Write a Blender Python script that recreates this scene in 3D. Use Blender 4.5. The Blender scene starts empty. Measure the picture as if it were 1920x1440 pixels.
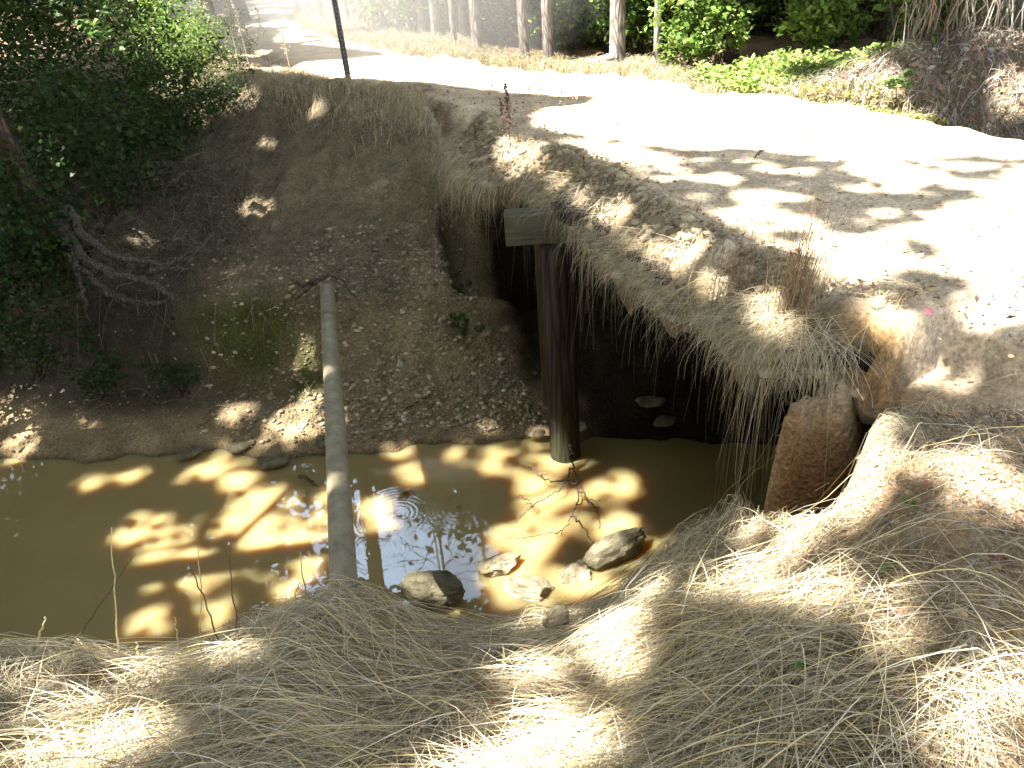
import bpy, math, random
import numpy as np

# ------------------------------------------------------------------ camera, world, sun, exposure
scn = bpy.context.scene
COL = scn.collection
random.seed(7)
RNG = np.random.default_rng(7)

CAM = np.array([0.0, 0.0, 1.65])
PITCH, ROLL = math.radians(30.0), math.radians(4.5)
cd = bpy.data.cameras.new('camera')
cam = bpy.data.objects.new('camera', cd)
COL.objects.link(cam)
cd.sensor_width = 36.0
cd.lens = 1450.0 / 1920.0 * 36.0
cd.clip_start, cd.clip_end = 0.05, 600.0
f_ = np.array([0, math.cos(PITCH), -math.sin(PITCH)])
u0 = np.array([0, math.sin(PITCH), math.cos(PITCH)])
r0 = np.array([1.0, 0, 0])
Rv = math.cos(ROLL) * r0 - math.sin(ROLL) * u0
Uv = math.sin(ROLL) * r0 + math.cos(ROLL) * u0
from mathutils import Matrix, Vector
M = Matrix(((Rv[0], Uv[0], -f_[0], CAM[0]), (Rv[1], Uv[1], -f_[1], CAM[1]), (Rv[2], Uv[2], -f_[2], CAM[2]), (0, 0, 0, 1)))
cam.matrix_world = M
scn.camera = cam

SUN_EL = math.radians(60.0)
SUN_AZ = math.radians(-15.0)          # from the left, a little behind the viewer
SUN = np.array([-math.cos(SUN_EL) * math.cos(SUN_AZ), math.cos(SUN_EL) * math.sin(SUN_AZ), math.sin(SUN_EL)])
w = bpy.data.worlds.new('World')
scn.world = w
w.use_nodes = True
nt = w.node_tree
bg = nt.nodes['Background']
sky = nt.nodes.new('ShaderNodeTexSky')
sky.sky_type = 'NISHITA'
sky.sun_disc = False
sky.air_density = .8
sky.dust_density = .4
sky.sun_elevation = SUN_EL
sky.sun_rotation = math.atan2(SUN[0], SUN[1])
# bright cloud patch added to the sky ahead for its reflection in the creek
geo = nt.nodes.new('ShaderNodeTexCoord')
cn = nt.nodes.new('ShaderNodeTexNoise'); cn.inputs['Scale'].default_value = 3.5; cn.inputs['Detail'].default_value = 6
nt.links.new(geo.outputs['Generated'], cn.inputs['Vector'])
dt = nt.nodes.new('ShaderNodeVectorMath'); dt.operation = 'DOT_PRODUCT'; dt.inputs[1].default_value = (-.16, .76, .63)
nt.links.new(geo.outputs['Generated'], dt.inputs[0])
mr = nt.nodes.new('ShaderNodeMapRange'); mr.inputs[1].default_value = .95; mr.inputs[2].default_value = .99
nt.links.new(dt.outputs['Value'], mr.inputs[0])
mr2 = nt.nodes.new('ShaderNodeMapRange'); mr2.inputs[1].default_value = .25; mr2.inputs[2].default_value = .7
nt.links.new(cn.outputs[0], mr2.inputs[0])
mm_ = nt.nodes.new('ShaderNodeMath'); mm_.operation = 'MULTIPLY'
nt.links.new(mr.outputs[0], mm_.inputs[0]); nt.links.new(mr2.outputs[0], mm_.inputs[1])
hz = nt.nodes.new('ShaderNodeHueSaturation'); hz.inputs['Saturation'].default_value = .42
nt.links.new(sky.outputs[0], hz.inputs['Color'])
hw = nt.nodes.new('ShaderNodeMix'); hw.data_type = 'RGBA'; hw.blend_type = 'MULTIPLY'; hw.inputs[0].default_value = 1
nt.links.new(hz.outputs[0], hw.inputs[6]); hw.inputs[7].default_value = (1.0, 1.0, .93, 1)
cmx = nt.nodes.new('ShaderNodeMix'); cmx.data_type = 'RGBA'
nt.links.new(mm_.outputs[0], cmx.inputs[0]); nt.links.new(hw.outputs[2], cmx.inputs[6]); cmx.inputs[7].default_value = (14.0, 19.0, 26.5, 1)
nt.links.new(cmx.outputs[2], bg.inputs[0])
bg.inputs[1].default_value = 0.105
ld = bpy.data.lights.new('sun', 'SUN')
ld.energy = 5.0
ld.angle = math.radians(0.55)
ld.color = (1.0, 0.96, 0.90)
lo = bpy.data.objects.new('sun', ld)
COL.objects.link(lo)
lo.rotation_euler = Vector(SUN.tolist()).to_track_quat('Z', 'Y').to_euler()
scn.view_settings.view_transform = 'Standard'
scn.view_settings.look = 'None'
scn.view_settings.exposure = 3.0
scn.view_settings.gamma = 1.0
scn.view_settings.use_curve_mapping = False
scn.cycles.max_bounces = 8
scn.cycles.transparent_max_bounces = 8
scn.cycles.use_denoising = True

# ------------------------------------------------------------------ noise
_T = np.random.default_rng(99).random((16, 256, 256))
def vn(x, y, s=0):
    t = _T[s % 16]
    xi = np.floor(x).astype(int); yi = np.floor(y).astype(int)
    fx = x - xi; fy = y - yi
    fx = fx * fx * (3 - 2 * fx); fy = fy * fy * (3 - 2 * fy)
    a = t[xi % 256, yi % 256]; b = t[(xi + 1) % 256, yi % 256]
    c = t[xi % 256, (yi + 1) % 256]; d = t[(xi + 1) % 256, (yi + 1) % 256]
    return (a * (1 - fx) + b * fx) * (1 - fy) + (c * (1 - fx) + d * fx) * fy
def fbm(x, y, size, octv=4, s=0):
    x = np.asarray(x, float); y = np.asarray(y, float)
    r = 0; a = 1; tot = 0
    for k in range(octv):
        r = r + a * (vn(x / size + 17.3 * k, y / size + 5.1 * k, s + k) - 0.5)
        tot += a; a *= 0.5; size *= 0.5
    return 2 * r / tot          # about -1..1
def sm(t):
    t = np.clip(t, 0, 1)
    return t * t * (3 - 2 * t)

# ------------------------------------------------------------------ plan of the road
RL = np.array([(6.5, -6), (3.2, 0.2), (2.3, 2.1), (1.74, 2.92), (1.52, 3.12), (1.25, 3.2), (1.13, 3.4), (1.05, 3.68), (.92, 4.18), (.75, 4.7), (.55, 5.55),
               (.36, 6.1), (.08, 6.7), (-.3, 7.2), (-.42, 8.0), (-.55, 8.8), (-1.1, 10.5), (-2.6, 11.9), (-3.8, 14.6), (-5.0, 17), (-6.0, 20.5),
               (-7.4, 26), (-8.2, 32), (-8.6, 40), (-12, 60)], float)
RR = np.array([(10.5, -5), (7.2, 1.5), (5.6, 3.7), (5.15, 4.7), (5.05, 4.9), (4.95, 5.1), (4.85, 5.35), (4.75, 5.6), (4.5, 6.0), (4.3, 6.45), (4.0, 7.1),
               (3.9, 7.4), (3.7, 7.9), (3.5, 8.3), (3.35, 8.8), (3.05, 9.6), (2.35, 11.4), (0.65, 12.9), (-1.6, 15.2), (-3.1, 17.6), (-4.3, 20.3),
               (-5.6, 25), (-6.2, 32), (-6.2, 40), (-9, 60)], float)
EDGE = RL[4:16]                      # the washed-out edge of the bridge
def polydist(x, y, poly):
    """signed distance, positive inside"""
    x = np.asarray(x, float); y = np.asarray(y, float)
    d2 = np.full(x.shape, 1e18); ins = np.zeros(x.shape, bool)
    n = len(poly)
    for i in range(n):
        ax, ay = poly[i]; bx, by = poly[(i + 1) % n]
        ex, ey = bx - ax, by - ay
        L = ex * ex + ey * ey + 1e-12
        t = np.clip(((x - ax) * ex + (y - ay) * ey) / L, 0, 1)
        d2 = np.minimum(d2, (x - ax - t * ex) ** 2 + (y - ay - t * ey) ** 2)
        if ay != by:
            c = ((ay > y) != (by > y)) & (x < (bx - ax) * (y - ay) / (by - ay) + ax)
            ins ^= c
    d = np.sqrt(d2)
    return np.where(ins, d, -d)
ROADPOLY = np.concatenate([RL, RR[::-1]])
BRIDGEPOLY = np.concatenate([RL[3:16], RR[3:16][::-1]])

# ------------------------------------------------------------------ height of the ground
WATER = -2.5
XS = np.array([-14, -9, -5.3, -3.5, -1.8, -1.0, -0.45, 0.2, 0.8, 1.4, 2.2, 3.2, 4.3, 12])
#            k0(y,z)      lip          near water   bed        bed        far water    bench        steep top    crest
PR = np.array([
 [(-1, .1), (3.6, -1.2), (6.0, -2.55), (6.6, -2.9), (9.2, -2.9), (9.8, -2.48), (11.0, -2.1), (11.6, -1.2), (16.5, 0)],
 [(-.6, .1), (3.2, -1.2), (5.0, -2.55), (5.4, -2.9), (7.8, -2.9), (8.2, -2.48), (9.4, -2.1), (10.2, -1.2), (15.0, 0)],
 [(.1, .0), (2.75, -1.02), (4.0, -2.55), (4.4, -2.9), (6.3, -2.9), (6.7, -2.48), (7.9, -2.1), (8.5, -1.2), (13.8, 0)],
 [(.3, .0), (2.65, -1.0), (3.75, -2.55), (4.1, -2.9), (5.9, -2.9), (6.25, -2.48), (7.2, -2.15), (7.6, -1.4), (12.8, 0)],
 [(.45, .0), (2.6, -1.26), (3.55, -2.55), (3.9, -2.9), (5.75, -2.9), (6.1, -2.48), (6.85, -2.2), (7.3, -1.45), (11.3, 0)],
 [(.55, .0), (3.02, -1.24), (3.8, -2.55), (4.25, -2.9), (5.75, -2.9), (6.1, -2.48), (6.85, -2.2), (7.3, -1.5), (10.4, 0)],
 [(.6, .0), (2.8, -1.5), (3.8, -2.55), (4.2, -2.9), (5.8, -2.9), (6.08, -2.48), (6.8, -2.2), (7.3, -1.55), (9.7, 0)],
 [(.75, .0), (2.8, -1.45), (3.8, -2.55), (4.2, -2.9), (5.8, -2.9), (6.12, -2.48), (6.85, -2.15), (7.5, -1.45), (9.3, -.15)],
 [(1.0, -.02), (2.8, -.95), (3.7, -2.55), (4.0, -2.9), (5.6, -2.9), (5.95, -2.48), (6.7, -2.1), (7.7, -1.1), (9.2, -.2)],
 [(2.0, -.02), (2.75, -.3), (3.6, -2.3), (3.9, -2.9), (5.5, -2.9), (5.8, -2.48), (6.5, -2.1), (7.7, -.95), (9.1, -.2)],
 [(2.1, .0), (2.7, -.15), (3.5, -2.3), (3.9, -2.9), (5.2, -2.9), (5.5, -2.48), (6.3, -2.1), (7.6, -.9), (8.8, -.2)],
 [(2.1, .0), (2.7, -.15), (3.6, -2.3), (3.9, -2.9), (4.7, -2.9), (5.0, -2.48), (5.9, -2.1), (7.0, -.9), (8.2, -.2)],
 [(2.1, .0), (2.7, -.05), (3.5, -.4), (3.9, -.8), (4.7, -.8), (5.0, -.7), (5.9, -.5), (7.0, -.3), (8.0, -.0)],  # bank added across the channel to stop light under the bridge
 [(2.1, .0), (2.7, -.0), (3.5, -.0), (3.9, -.1), (4.7, -.1), (5.0, -.0), (5.9, -.0), (7.0, -.0), (8.0, -.0)],
], float)
PIT = np.array([(1.68, 2.84), (1.50, 2.62), (1.34, 2.42), (1.17, 2.2), (1.06, 2.3), (1.0, 2.5), (1.0, 2.75), (1.05, 3.6), (1.9, 3.6), (1.84, 3.0)])
def H(x, y, road=True):
    x = np.asarray(x, float); y = np.asarray(y, float)
    near = np.clip((14 - np.hypot(x, y - 5)) / 4, 0, 1)
    xw = x + near * 0.22 * fbm(x, y, 1.3, 3, 2)
    yw = y + near * (0.28 * fbm(x, y, 1.1, 4, 5) + 0.05 * fbm(x, y, .25, 2, 9))
    ky = np.stack([np.interp(xw, XS, PR[:, k, 0]) for k in range(9)])
    kz = np.stack([np.interp(xw, XS, PR[:, k, 1]) for k in range(9)])
    z = kz[0] * np.ones_like(x)
    for k in range(8):
        t = (yw - ky[k]) / (ky[k + 1] - ky[k])
        z = np.where(t > 0, kz[k] + (kz[k + 1] - kz[k]) * np.clip(t, 0, 1), z)
    flat = sm((z + 2.3) / .4)
    gul = fbm(x * 2.2, y * .7, .55, 4, 4)
    z = z - near * flat * sm((y - 6.3) / .5) * .16 * np.clip(gul, 0, 1) + near * flat * sm((y - 6.3) / .5) * .05 * fbm(x, y, .16, 2, 13)
    z = z + near * flat * (0.07 * fbm(x, y, .9, 4, 1) + 0.025 * fbm(x, y, .22, 3, 3)) + near * .012 * fbm(x, y, .1, 2, 8)
    z = z + (1 - near) * .12 * fbm(x, y, 3.0, 4, 1)
    # mossy undercut hollow beside the pipe
    z = z - .25 * np.exp(-(((x + 2.6) / .55) ** 2 + ((y - 7.25) / .25) ** 2))
    # brush mound past the far corner of the bridge, verge bank, rising forest floor
    z = z + .32 * np.exp(-(((x - 5.2) / 1.1) ** 2 + ((y - 8.6) / 1.1) ** 2))
    z = z + .25 * sm((y - 14) / 10) + .1 * np.exp(-(((x + 2.2) / 1.6) ** 2 + ((y - 11.4) / .8) ** 2))
    # narrow wash between the far bank and the deck edge
    db = polydist(x, y, BRIDGEPOLY) + .05 * fbm(x, y, .3, 2, 5)
    z = z - .5 * sm((db + .22) / .12) * sm((y - 7.35) / .4) * sm((8.6 - y) / .5)
    # washed-out pit beside the bridge end
    d = polydist(x, y, PIT) + .04 * fbm(x, y, .18, 2, 6)
    z = np.where(d > 0, np.minimum(z, np.maximum(z - 1.7 * sm(d / .22), -2.0)), z)
    # crumbling earth column left standing under the bridge corner
    ex, ey = .34, .10
    tq = np.clip(((x - 1.32) * ex + (y - 3.06) * ey) / (ex * ex + ey * ey), 0, 1)
    dq = np.hypot(x - 1.32 - tq * ex, y - 3.06 - tq * ey) + .10 * fbm(x, y, .2, 3, 9)
    z = np.maximum(z, np.where(dq < .4, -.30 - 17 * np.maximum(dq - .03, 0) - .05 * tq + .16 * fbm(x * 1.5, y * 1.5, .13, 3, 3), -9))
    if road:
        dr = polydist(x, y, ROADPOLY)
        z = np.where(dr > 0, z - .12 * sm(dr / .4), z)
    return z

# ------------------------------------------------------------------ mesh helpers
def mk(name, V, F, mat, parent=None, colors=None, smooth=True, link=True):
    V = np.ascontiguousarray(V, dtype=np.float32).reshape(-1, 3)
    me = bpy.data.meshes.new(name)
    if isinstance(F, np.ndarray):
        k = F.shape[1]; n = len(F)
        me.vertices.add(len(V)); me.vertices.foreach_set('co', V.ravel())
        me.loops.add(n * k); me.loops.foreach_set('vertex_index', np.ascontiguousarray(F, dtype=np.int32).ravel())
        me.polygons.add(n)
        me.polygons.foreach_set('loop_start', np.arange(0, n * k, k, dtype=np.int32))
        me.polygons.foreach_set('loop_total', np.full(n, k, dtype=np.int32))
    else:
        me.from_pydata([tuple(map(float, v)) for v in V], [], F)
    if smooth:
        me.polygons.foreach_set('use_smooth', np.ones(len(me.polygons), bool))
    if colors is not None:
        a = me.color_attributes.new('col', 'FLOAT_COLOR', 'POINT')
        c = np.ones((len(V), 4), np.float32); c[:, :3] = colors
        a.data.foreach_set('color', c.ravel())
    me.update(); me.validate()
    if mat is not None:
        me.materials.append(mat)
    o = bpy.data.objects.new(name, me)
    if link:
        COL.objects.link(o)
    if parent is not None:
        o.parent = parent
    return o
def tag(o, label=None, cat=None, group=None, kind=None):
    if label: o['label'] = label
    if cat: o['category'] = cat
    if group: o['group'] = group
    if kind: o['kind'] = kind
    return o
def empty(name, loc=(0, 0, 0)):
    o = bpy.data.objects.new(name, None)
    COL.objects.link(o); o.location = loc; o.empty_display_size = .1
    return o
def merge(parts):
    Vs, Fs, Cs, off = [], [], [], 0
    for p in parts:
        Vs.append(p[0]); Fs.append(p[1] + off); off += len(p[0])
        if len(p) > 2: Cs.append(p[2])
    return np.concatenate(Vs), np.concatenate(Fs), (np.concatenate(Cs) if Cs else None)
def tube(pts, rad, sides=8, cap=True, wob=0, seed=0):
    """quads round a polyline; returns V, F(quads)"""
    pts = np.asarray(pts, float); n = len(pts)
    rad = np.ones(n) * rad if np.isscalar(rad) else np.asarray(rad, float)
    T = np.gradient(pts, axis=0); T /= np.linalg.norm(T, axis=1)[:, None] + 1e-9
    up = np.array([0.13, 0.27, 0.95]) if abs(T[0, 2]) < .8 else np.array([0.95, .2, .1])
    A = np.cross(T, up); A /= np.linalg.norm(A, axis=1)[:, None] + 1e-9
    B = np.cross(T, A)
    an = np.linspace(0, 2 * math.pi, sides, endpoint=False)
    rr = rad[:, None] * np.ones((1, sides))
    if wob:
        g = np.random.default_rng(seed)
        rr = rr * (1 + wob * (g.random((n, sides)) - .5) * 2)
    V = pts[:, None] + rr[..., None] * (np.cos(an)[None, :, None] * A[:, None] + np.sin(an)[None, :, None] * B[:, None])
    V = V.reshape(-1, 3)
    i = np.arange(n - 1)[:, None]; j = np.arange(sides)[None]
    a = i * sides + j; b = i * sides + (j + 1) % sides
    F = np.stack([a, b, b + sides, a + sides], -1).reshape(-1, 4)
    if cap:
        c0 = len(V); V = np.concatenate([V, pts[:1], pts[-1:]])
        j = np.arange(sides); j2 = (j + 1) % sides
        F = np.concatenate([F, np.stack([np.full(sides, c0), j2, j, j], -1)[:, [0, 1, 2, 2]]]) if False else F
        e = (n - 1) * sides
        # caps as thin quads (pairs of fan triangles merged)
        h = np.arange(0, sides - 1, 2)
        F = np.concatenate([F, np.stack([np.full(len(h), c0), (h + 2) % sides, h + 1, h], -1),
                            np.stack([np.full(len(h), c0 + 1), e + h, e + h + 1, e + (h + 2) % sides], -1)])
    return V, F
def boxv(x0, x1, y0, y1, z0, z1, seg=1):
    """bevelled box as quads"""
    b = min(x1 - x0, y1 - y0, z1 - z0) * .06
    import itertools
    V = []; 
    xs = [x0, x1]; 
    me = bpy.data.meshes.new('tmp'); import bmesh
    bm = bmesh.new(); bmesh.ops.create_cube(bm, size=1)
    for v in bm.verts:
        v.co = Vector(((x0 + x1) / 2 + v.co.x * (x1 - x0), (y0 + y1) / 2 + v.co.y * (y1 - y0), (z0 + z1) / 2 + v.co.z * (z1 - z0)))
    bmesh.ops.bevel(bm, geom=list(bm.edges), offset=b, segments=2, affect='EDGES', profile=.6)
    bm.verts.ensure_lookup_table()
    V = np.array([v.co[:] for v in bm.verts])
    F = [[v.index for v in f.verts] for f in bm.faces]
    bm.free(); bpy.data.meshes.remove(me)
    return V, F
def ribbons(P, W, side, cols):
    """P (n,S,3) centre lines, W (n,S) half widths, side (n,3)"""
    n, S, _ = P.shape
    s = side[:, None] * W[..., None]
    V = np.stack([P - s, P + s], 2).reshape(-1, 3)
    i = np.arange(n)[:, None] * S * 2; k = np.arange(S - 1)[None] * 2
    a = i + k
    F = np.stack([a, a + 1, a + 3, a + 2], -1).reshape(-1, 4)
    C = np.repeat(cols, S * 2, axis=0) if cols.ndim == 2 else np.repeat(cols.reshape(-1, 3), 2, axis=0)
    return V, F, C
def leaves(P, size, cols, rng, tilt=.6, asp=.55, flat=None):
    """one folded leaf per point: base, two sides, tip"""
    n = len(P)
    nrm = rng.normal(size=(n, 3)) * tilt + np.array([0, 0, 1.0])
    if flat is not None: nrm = nrm * (1 - flat) + flat * np.array([0, 0, 1.0])
    nrm /= np.linalg.norm(nrm, axis=1)[:, None]
    d = rng.normal(size=(n, 3)); d -= nrm * (d * nrm).sum(1)[:, None]
    d /= np.linalg.norm(d, axis=1)[:, None] + 1e-9
    s = np.cross(nrm, d)
    size = np.asarray(size) * np.ones(n)
    L = size[:, None]
    V = np.stack([P - d * L * .5, P + s * L * asp * .5 + nrm * L * .06, P + d * L * .5 - nrm * L * .08, P - s * L * asp * .5 + nrm * L * .06], 1)
    F = np.arange(n * 4).reshape(n, 4)
    return V.reshape(-1, 3), F, np.repeat(cols, 4, axis=0)
def rockmesh(seed, sx, sy, sz, sub=4, rough=.28):
    import bmesh
    bm = bmesh.new(); bmesh.ops.create_icosphere(bm, subdivisions=sub, radius=1)
    V = np.array([v.co[:] for v in bm.verts]); F = np.array([[v.index for v in f.verts] for f in bm.faces])
    bm.free()
    g = np.random.default_rng(seed)
    # knock flat facets off the ball, then weather it
    for k in range(9):
        n = g.normal(size=3); n /= np.linalg.norm(n); c = .55 + .3 * g.random()
        d = V @ n - c
        V = V - np.where(d > 0, d * .85, 0)[:, None] * n
    o = g.random(3) * 50
    N = V / np.linalg.norm(V, axis=1)[:, None]
    nn = fbm(V[:, 0] + o[0] + V[:, 2] * .7, V[:, 1] + o[1] - V[:, 2] * .6, .9, 4, seed % 7) * rough + fbm(V[:, 0] + o[1] + V[:, 2], V[:, 1] + V[:, 2] * 1.3, .25, 3, 3) * rough * .28
    V = V + N * nn[:, None]
    return V * np.array([sx, sy, sz]), F

# ------------------------------------------------------------------ materials
def newmat(name):
    m = bpy.data.materials.new(name); m.use_nodes = True
    return m, m.node_tree, m.node_tree.nodes['Principled BSDF']
def N(nt, t, **kw):
    n = nt.nodes.new(t)
    for k, v in kw.items(): setattr(n, k, v)
    return n
def noise_node(nt, scale, detail=5, rough=.6, vec=None):
    n = N(nt, 'ShaderNodeTexNoise'); n.inputs['Scale'].default_value = scale; n.inputs['Detail'].default_value = detail; n.inputs['Roughness'].default_value = rough
    if vec: nt.links.new(vec, n.inputs['Vector'])
    return n
def ramp(nt, src, stops):
    r = N(nt, 'ShaderNodeValToRGB')
    el = r.color_ramp.elements
    while len(el) < len(stops): el.new(.5)
    for e, (p, c) in zip(el, stops):
        e.position = p; e.color = (*c, 1) if len(c) == 3 else c
    nt.links.new(src, r.inputs[0]); return r
def mul(nt, a, b, fac=1.0, mode='MULTIPLY'):
    m = N(nt, 'ShaderNodeMix', data_type='RGBA', blend_type=mode); m.inputs[0].default_value = fac
    nt.links.new(a, m.inputs[6]); nt.links.new(b, m.inputs[7]); return m.outputs[2]
def bump(nt, bs, src, dist, strength=1.0):
    b = N(nt, 'ShaderNodeBump'); b.inputs['Distance'].default_value = dist; b.inputs['Strength'].default_value = strength
    nt.links.new(src, b.inputs['Height']); nt.links.new(b.outputs[0], bs.inputs['Normal']); return b
def attr(nt):
    a = N(nt, 'ShaderNodeAttribute'); a.attribute_name = 'col'; return a.outputs['Color']
def pos(nt):
    return N(nt, 'ShaderNodeNewGeometry').outputs['Position']
def objco(nt):
    return N(nt, 'ShaderNodeTexCoord').outputs['Object']

def mat_ground(name, bs=.8):
    m, nt, b = newmat(name)
    p = pos(nt); c = attr(nt)
    n1 = noise_node(nt, 3.0, 6, .65, p); r1 = ramp(nt, n1.outputs[0], [(.3, (.62, .6, .58)), (.7, (1.25, 1.22, 1.18))])
    n2 = noise_node(nt, 45.0, 4, .7, p); r2 = ramp(nt, n2.outputs[0], [(.3, (.55, .53, .5)), (.52, (1, 1, 1)), (.75, (1.35, 1.3, 1.25))])
    v = N(nt, 'ShaderNodeTexVoronoi'); v.inputs['Scale'].default_value = 38; nt.links.new(p, v.inputs['Vector'])
    r3 = ramp(nt, v.outputs['Color'], [(.2, (.75, .72, .7)), (.8, (1.2, 1.15, 1.1))])
    o = mul(nt, c, r1.outputs[0]); o = mul(nt, o, r2.outputs[0]); o = mul(nt, o, r3.outputs[0], .6)
    nt.links.new(o, b.inputs['Base Color'])
    b.inputs['Roughness'].default_value = .95; b.inputs['Specular IOR Level'].default_value = .15
    ad = N(nt, 'ShaderNodeMath', operation='ADD'); nt.links.new(n2.outputs[0], ad.inputs[0]); nt.links.new(v.outputs['Distance'], ad.inputs[1])
    bump(nt, b, ad.outputs[0], .02, bs)
    return m
def mat_col(name, rough=.9, spec=.2, trans=0.0, nscale=0, namp=.3, bmp=0):
    """colour comes from the mesh's own colour attribute"""
    m, nt, b = newmat(name)
    c = attr(nt)
    if nscale:
        n = noise_node(nt, nscale, 5, .65, pos(nt)); r = ramp(nt, n.outputs[0], [(.28, (1 - namp,) * 3), (.72, (1 + namp,) * 3)])
        c = mul(nt, c, r.outputs[0])
        if bmp: bump(nt, b, n.outputs[0], bmp, 1)
    nt.links.new(c, b.inputs['Base Color'])
    b.inputs['Roughness'].default_value = rough; b.inputs['Specular IOR Level'].default_value = spec
    if trans:
        t = N(nt, 'ShaderNodeBsdfTranslucent'); nt.links.new(c, t.inputs[0])
        x = N(nt, 'ShaderNodeMixShader'); x.inputs[0].default_value = trans
        out = nt.nodes['Material Output']
        nt.links.new(b.outputs[0], x.inputs[1]); nt.links.new(t.outputs[0], x.inputs[2]); nt.links.new(x.outputs[0], out.inputs[0])
    return m
def mat_bark(name, c0, c1, sx=28, sz=5, moss=None):
    m, nt, b = newmat(name)
    tc = objco(nt)
    mp = N(nt, 'ShaderNodeMapping'); nt.links.new(tc, mp.inputs[0]); mp.inputs['Scale'].default_value = (sx, sx, sz)
    v = N(nt, 'ShaderNodeTexVoronoi', feature='DISTANCE_TO_EDGE'); nt.links.new(mp.outputs[0], v.inputs['Vector']); v.inputs['Scale'].default_value = 1
    n = noise_node(nt, 2.2, 6, .7, mp.outputs[0])
    r = ramp(nt, n.outputs[0], [(.3, c0), (.7, c1)])
    r2 = ramp(nt, v.outputs['Distance'], [(0, (.35, .32, .3)), (.25, (1, 1, 1))])
    o = mul(nt, r.outputs[0], r2.outputs[0])
    if moss:
        sp = N(nt, 'ShaderNodeSeparateXYZ'); nt.links.new(tc, sp.inputs[0])
        nm = noise_node(nt, 6, 4, .6, tc)
        ad = N(nt, 'ShaderNodeMath', operation='MULTIPLY_ADD'); nt.links.new(nm.outputs[0], ad.inputs[0]); ad.inputs[1].default_value = 1.2; nt.links.new(sp.outputs[2], ad.inputs[2])
        rm = ramp(nt, ad.outputs[0], [(0.0, (0, 0, 0)), (.35, (.0, .0, .0)), (.6, (1, 1, 1)), (.95, (1, 1, 1)), (1.0, (0, 0, 0))])
        mx = N(nt, 'ShaderNodeMix', data_type='RGBA'); nt.links.new(rm.outputs[0], mx.inputs[0]); nt.links.new(o, mx.inputs[6]); mx.inputs[7].default_value = (*moss, 1)
        o = mx.outputs[2]
    nt.links.new(o, b.inputs['Base Color'])
    b.inputs['Roughness'].default_value = .9; b.inputs['Specular IOR Level'].default_value = .2
    bump(nt, b, v.outputs['Distance'], .03, .8)
    return m
def mat_rock(name, c0, c1, c2, scale=3.0):
    m, nt, b = newmat(name)
    tc = objco(nt)
    n = noise_node(nt, scale * 3, 7, .7, tc); n2 = noise_node(nt, scale * 1.1, 4, .6, tc)
    r = ramp(nt, n.outputs[0], [(.3, c0), (.55, c1), (.75, c2)])
    r2 = ramp(nt, n2.outputs[0], [(.35, (.6, .6, .55)), (.65, (1.15, 1.12, 1.05))])
    nt.links.new(mul(nt, r.outputs[0], r2.outputs[0]), b.inputs['Base Color'])
    b.inputs['Roughness'].default_value = .85; b.inputs['Specular IOR Level'].default_value = .3
    n3 = noise_node(nt, scale * 12, 6, .7, tc); bump(nt, b, n3.outputs[0], .025, 1)
    return m

M_GROUND = mat_ground('earth and gravel')
M_ROAD = mat_ground('packed sandy dirt', .35)
M_GRASS = mat_col('dry straw grass', .75, .3, .25)
M_GREEN = mat_col('green leaf', .5, .22, .35)
M_CANOPY = mat_col('crown leaf', .6, .15, .3)
M_LITTER = mat_col('dead leaf', .8, .25, .2)
M_STONE = mat_col('gravel stones', .8, .3, 0, 30, .25, .004)
M_TWIG = mat_col('grey twigs', .9, .2, 0, 40, .3)
M_PINE = mat_bark('pine bark', (.15, .13, .115), (.34, .31, .275), 16, 3.2)
M_BARK = mat_bark('brown hardwood bark', (.055, .036, .026), (.12, .08, .058), 22, 5)
M_ROOT = mat_bark('weathered root', (.075, .06, .045), (.18, .15, .12), 40, 8)
M_PILE = mat_bark('creosoted pile wood', (.026, .019, .015), (.06, .043, .034), 14, .8, moss=(.030, .031, .014))
def mat_wood(name, c0, c1, mp_=(1.2, 26, 26)):
    m, nt, b = newmat(name)
    mp = N(nt, 'ShaderNodeMapping'); nt.links.new(objco(nt), mp.inputs[0]); mp.inputs['Scale'].default_value = mp_
    n = noise_node(nt, 1.0, 8, .7, mp.outputs[0]); n2 = noise_node(nt, 3.0, 4, .6, objco(nt))
    r = ramp(nt, n.outputs[0], [(.3, c0), (.7, c1)]); r2 = ramp(nt, n2.outputs[0], [(.35, (.55, .6, .45)), (.65, (1.1, 1.1, 1.05))])
    nt.links.new(mul(nt, r.outputs[0], r2.outputs[0]), b.inputs['Base Color']); b.inputs['Roughness'].default_value = .9
    bump(nt, b, n.outputs[0], .01, .8)
    return m
M_TIMBER = mat_wood('weathered timber', (.04, .034, .02), (.12, .105, .065))
M_OLDWOOD = mat_wood('ochre timber', (.05, .036, .016), (.11, .08, .035), (26, 26, 1.2))
M_ROCK = mat_rock('tan sandstone', (.2, .16, .105), (.38, .32, .22), (.48, .42, .31), 3)
M_ROCKD = mat_rock('mossy grey rock', (.08, .075, .045), (.20, .175, .115), (.31, .27, .18), 4)
M_WHITE = mat_rock('pale chalky stone', (.45, .45, .42), (.6, .6, .57), (.7, .7, .68), 5)

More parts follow.
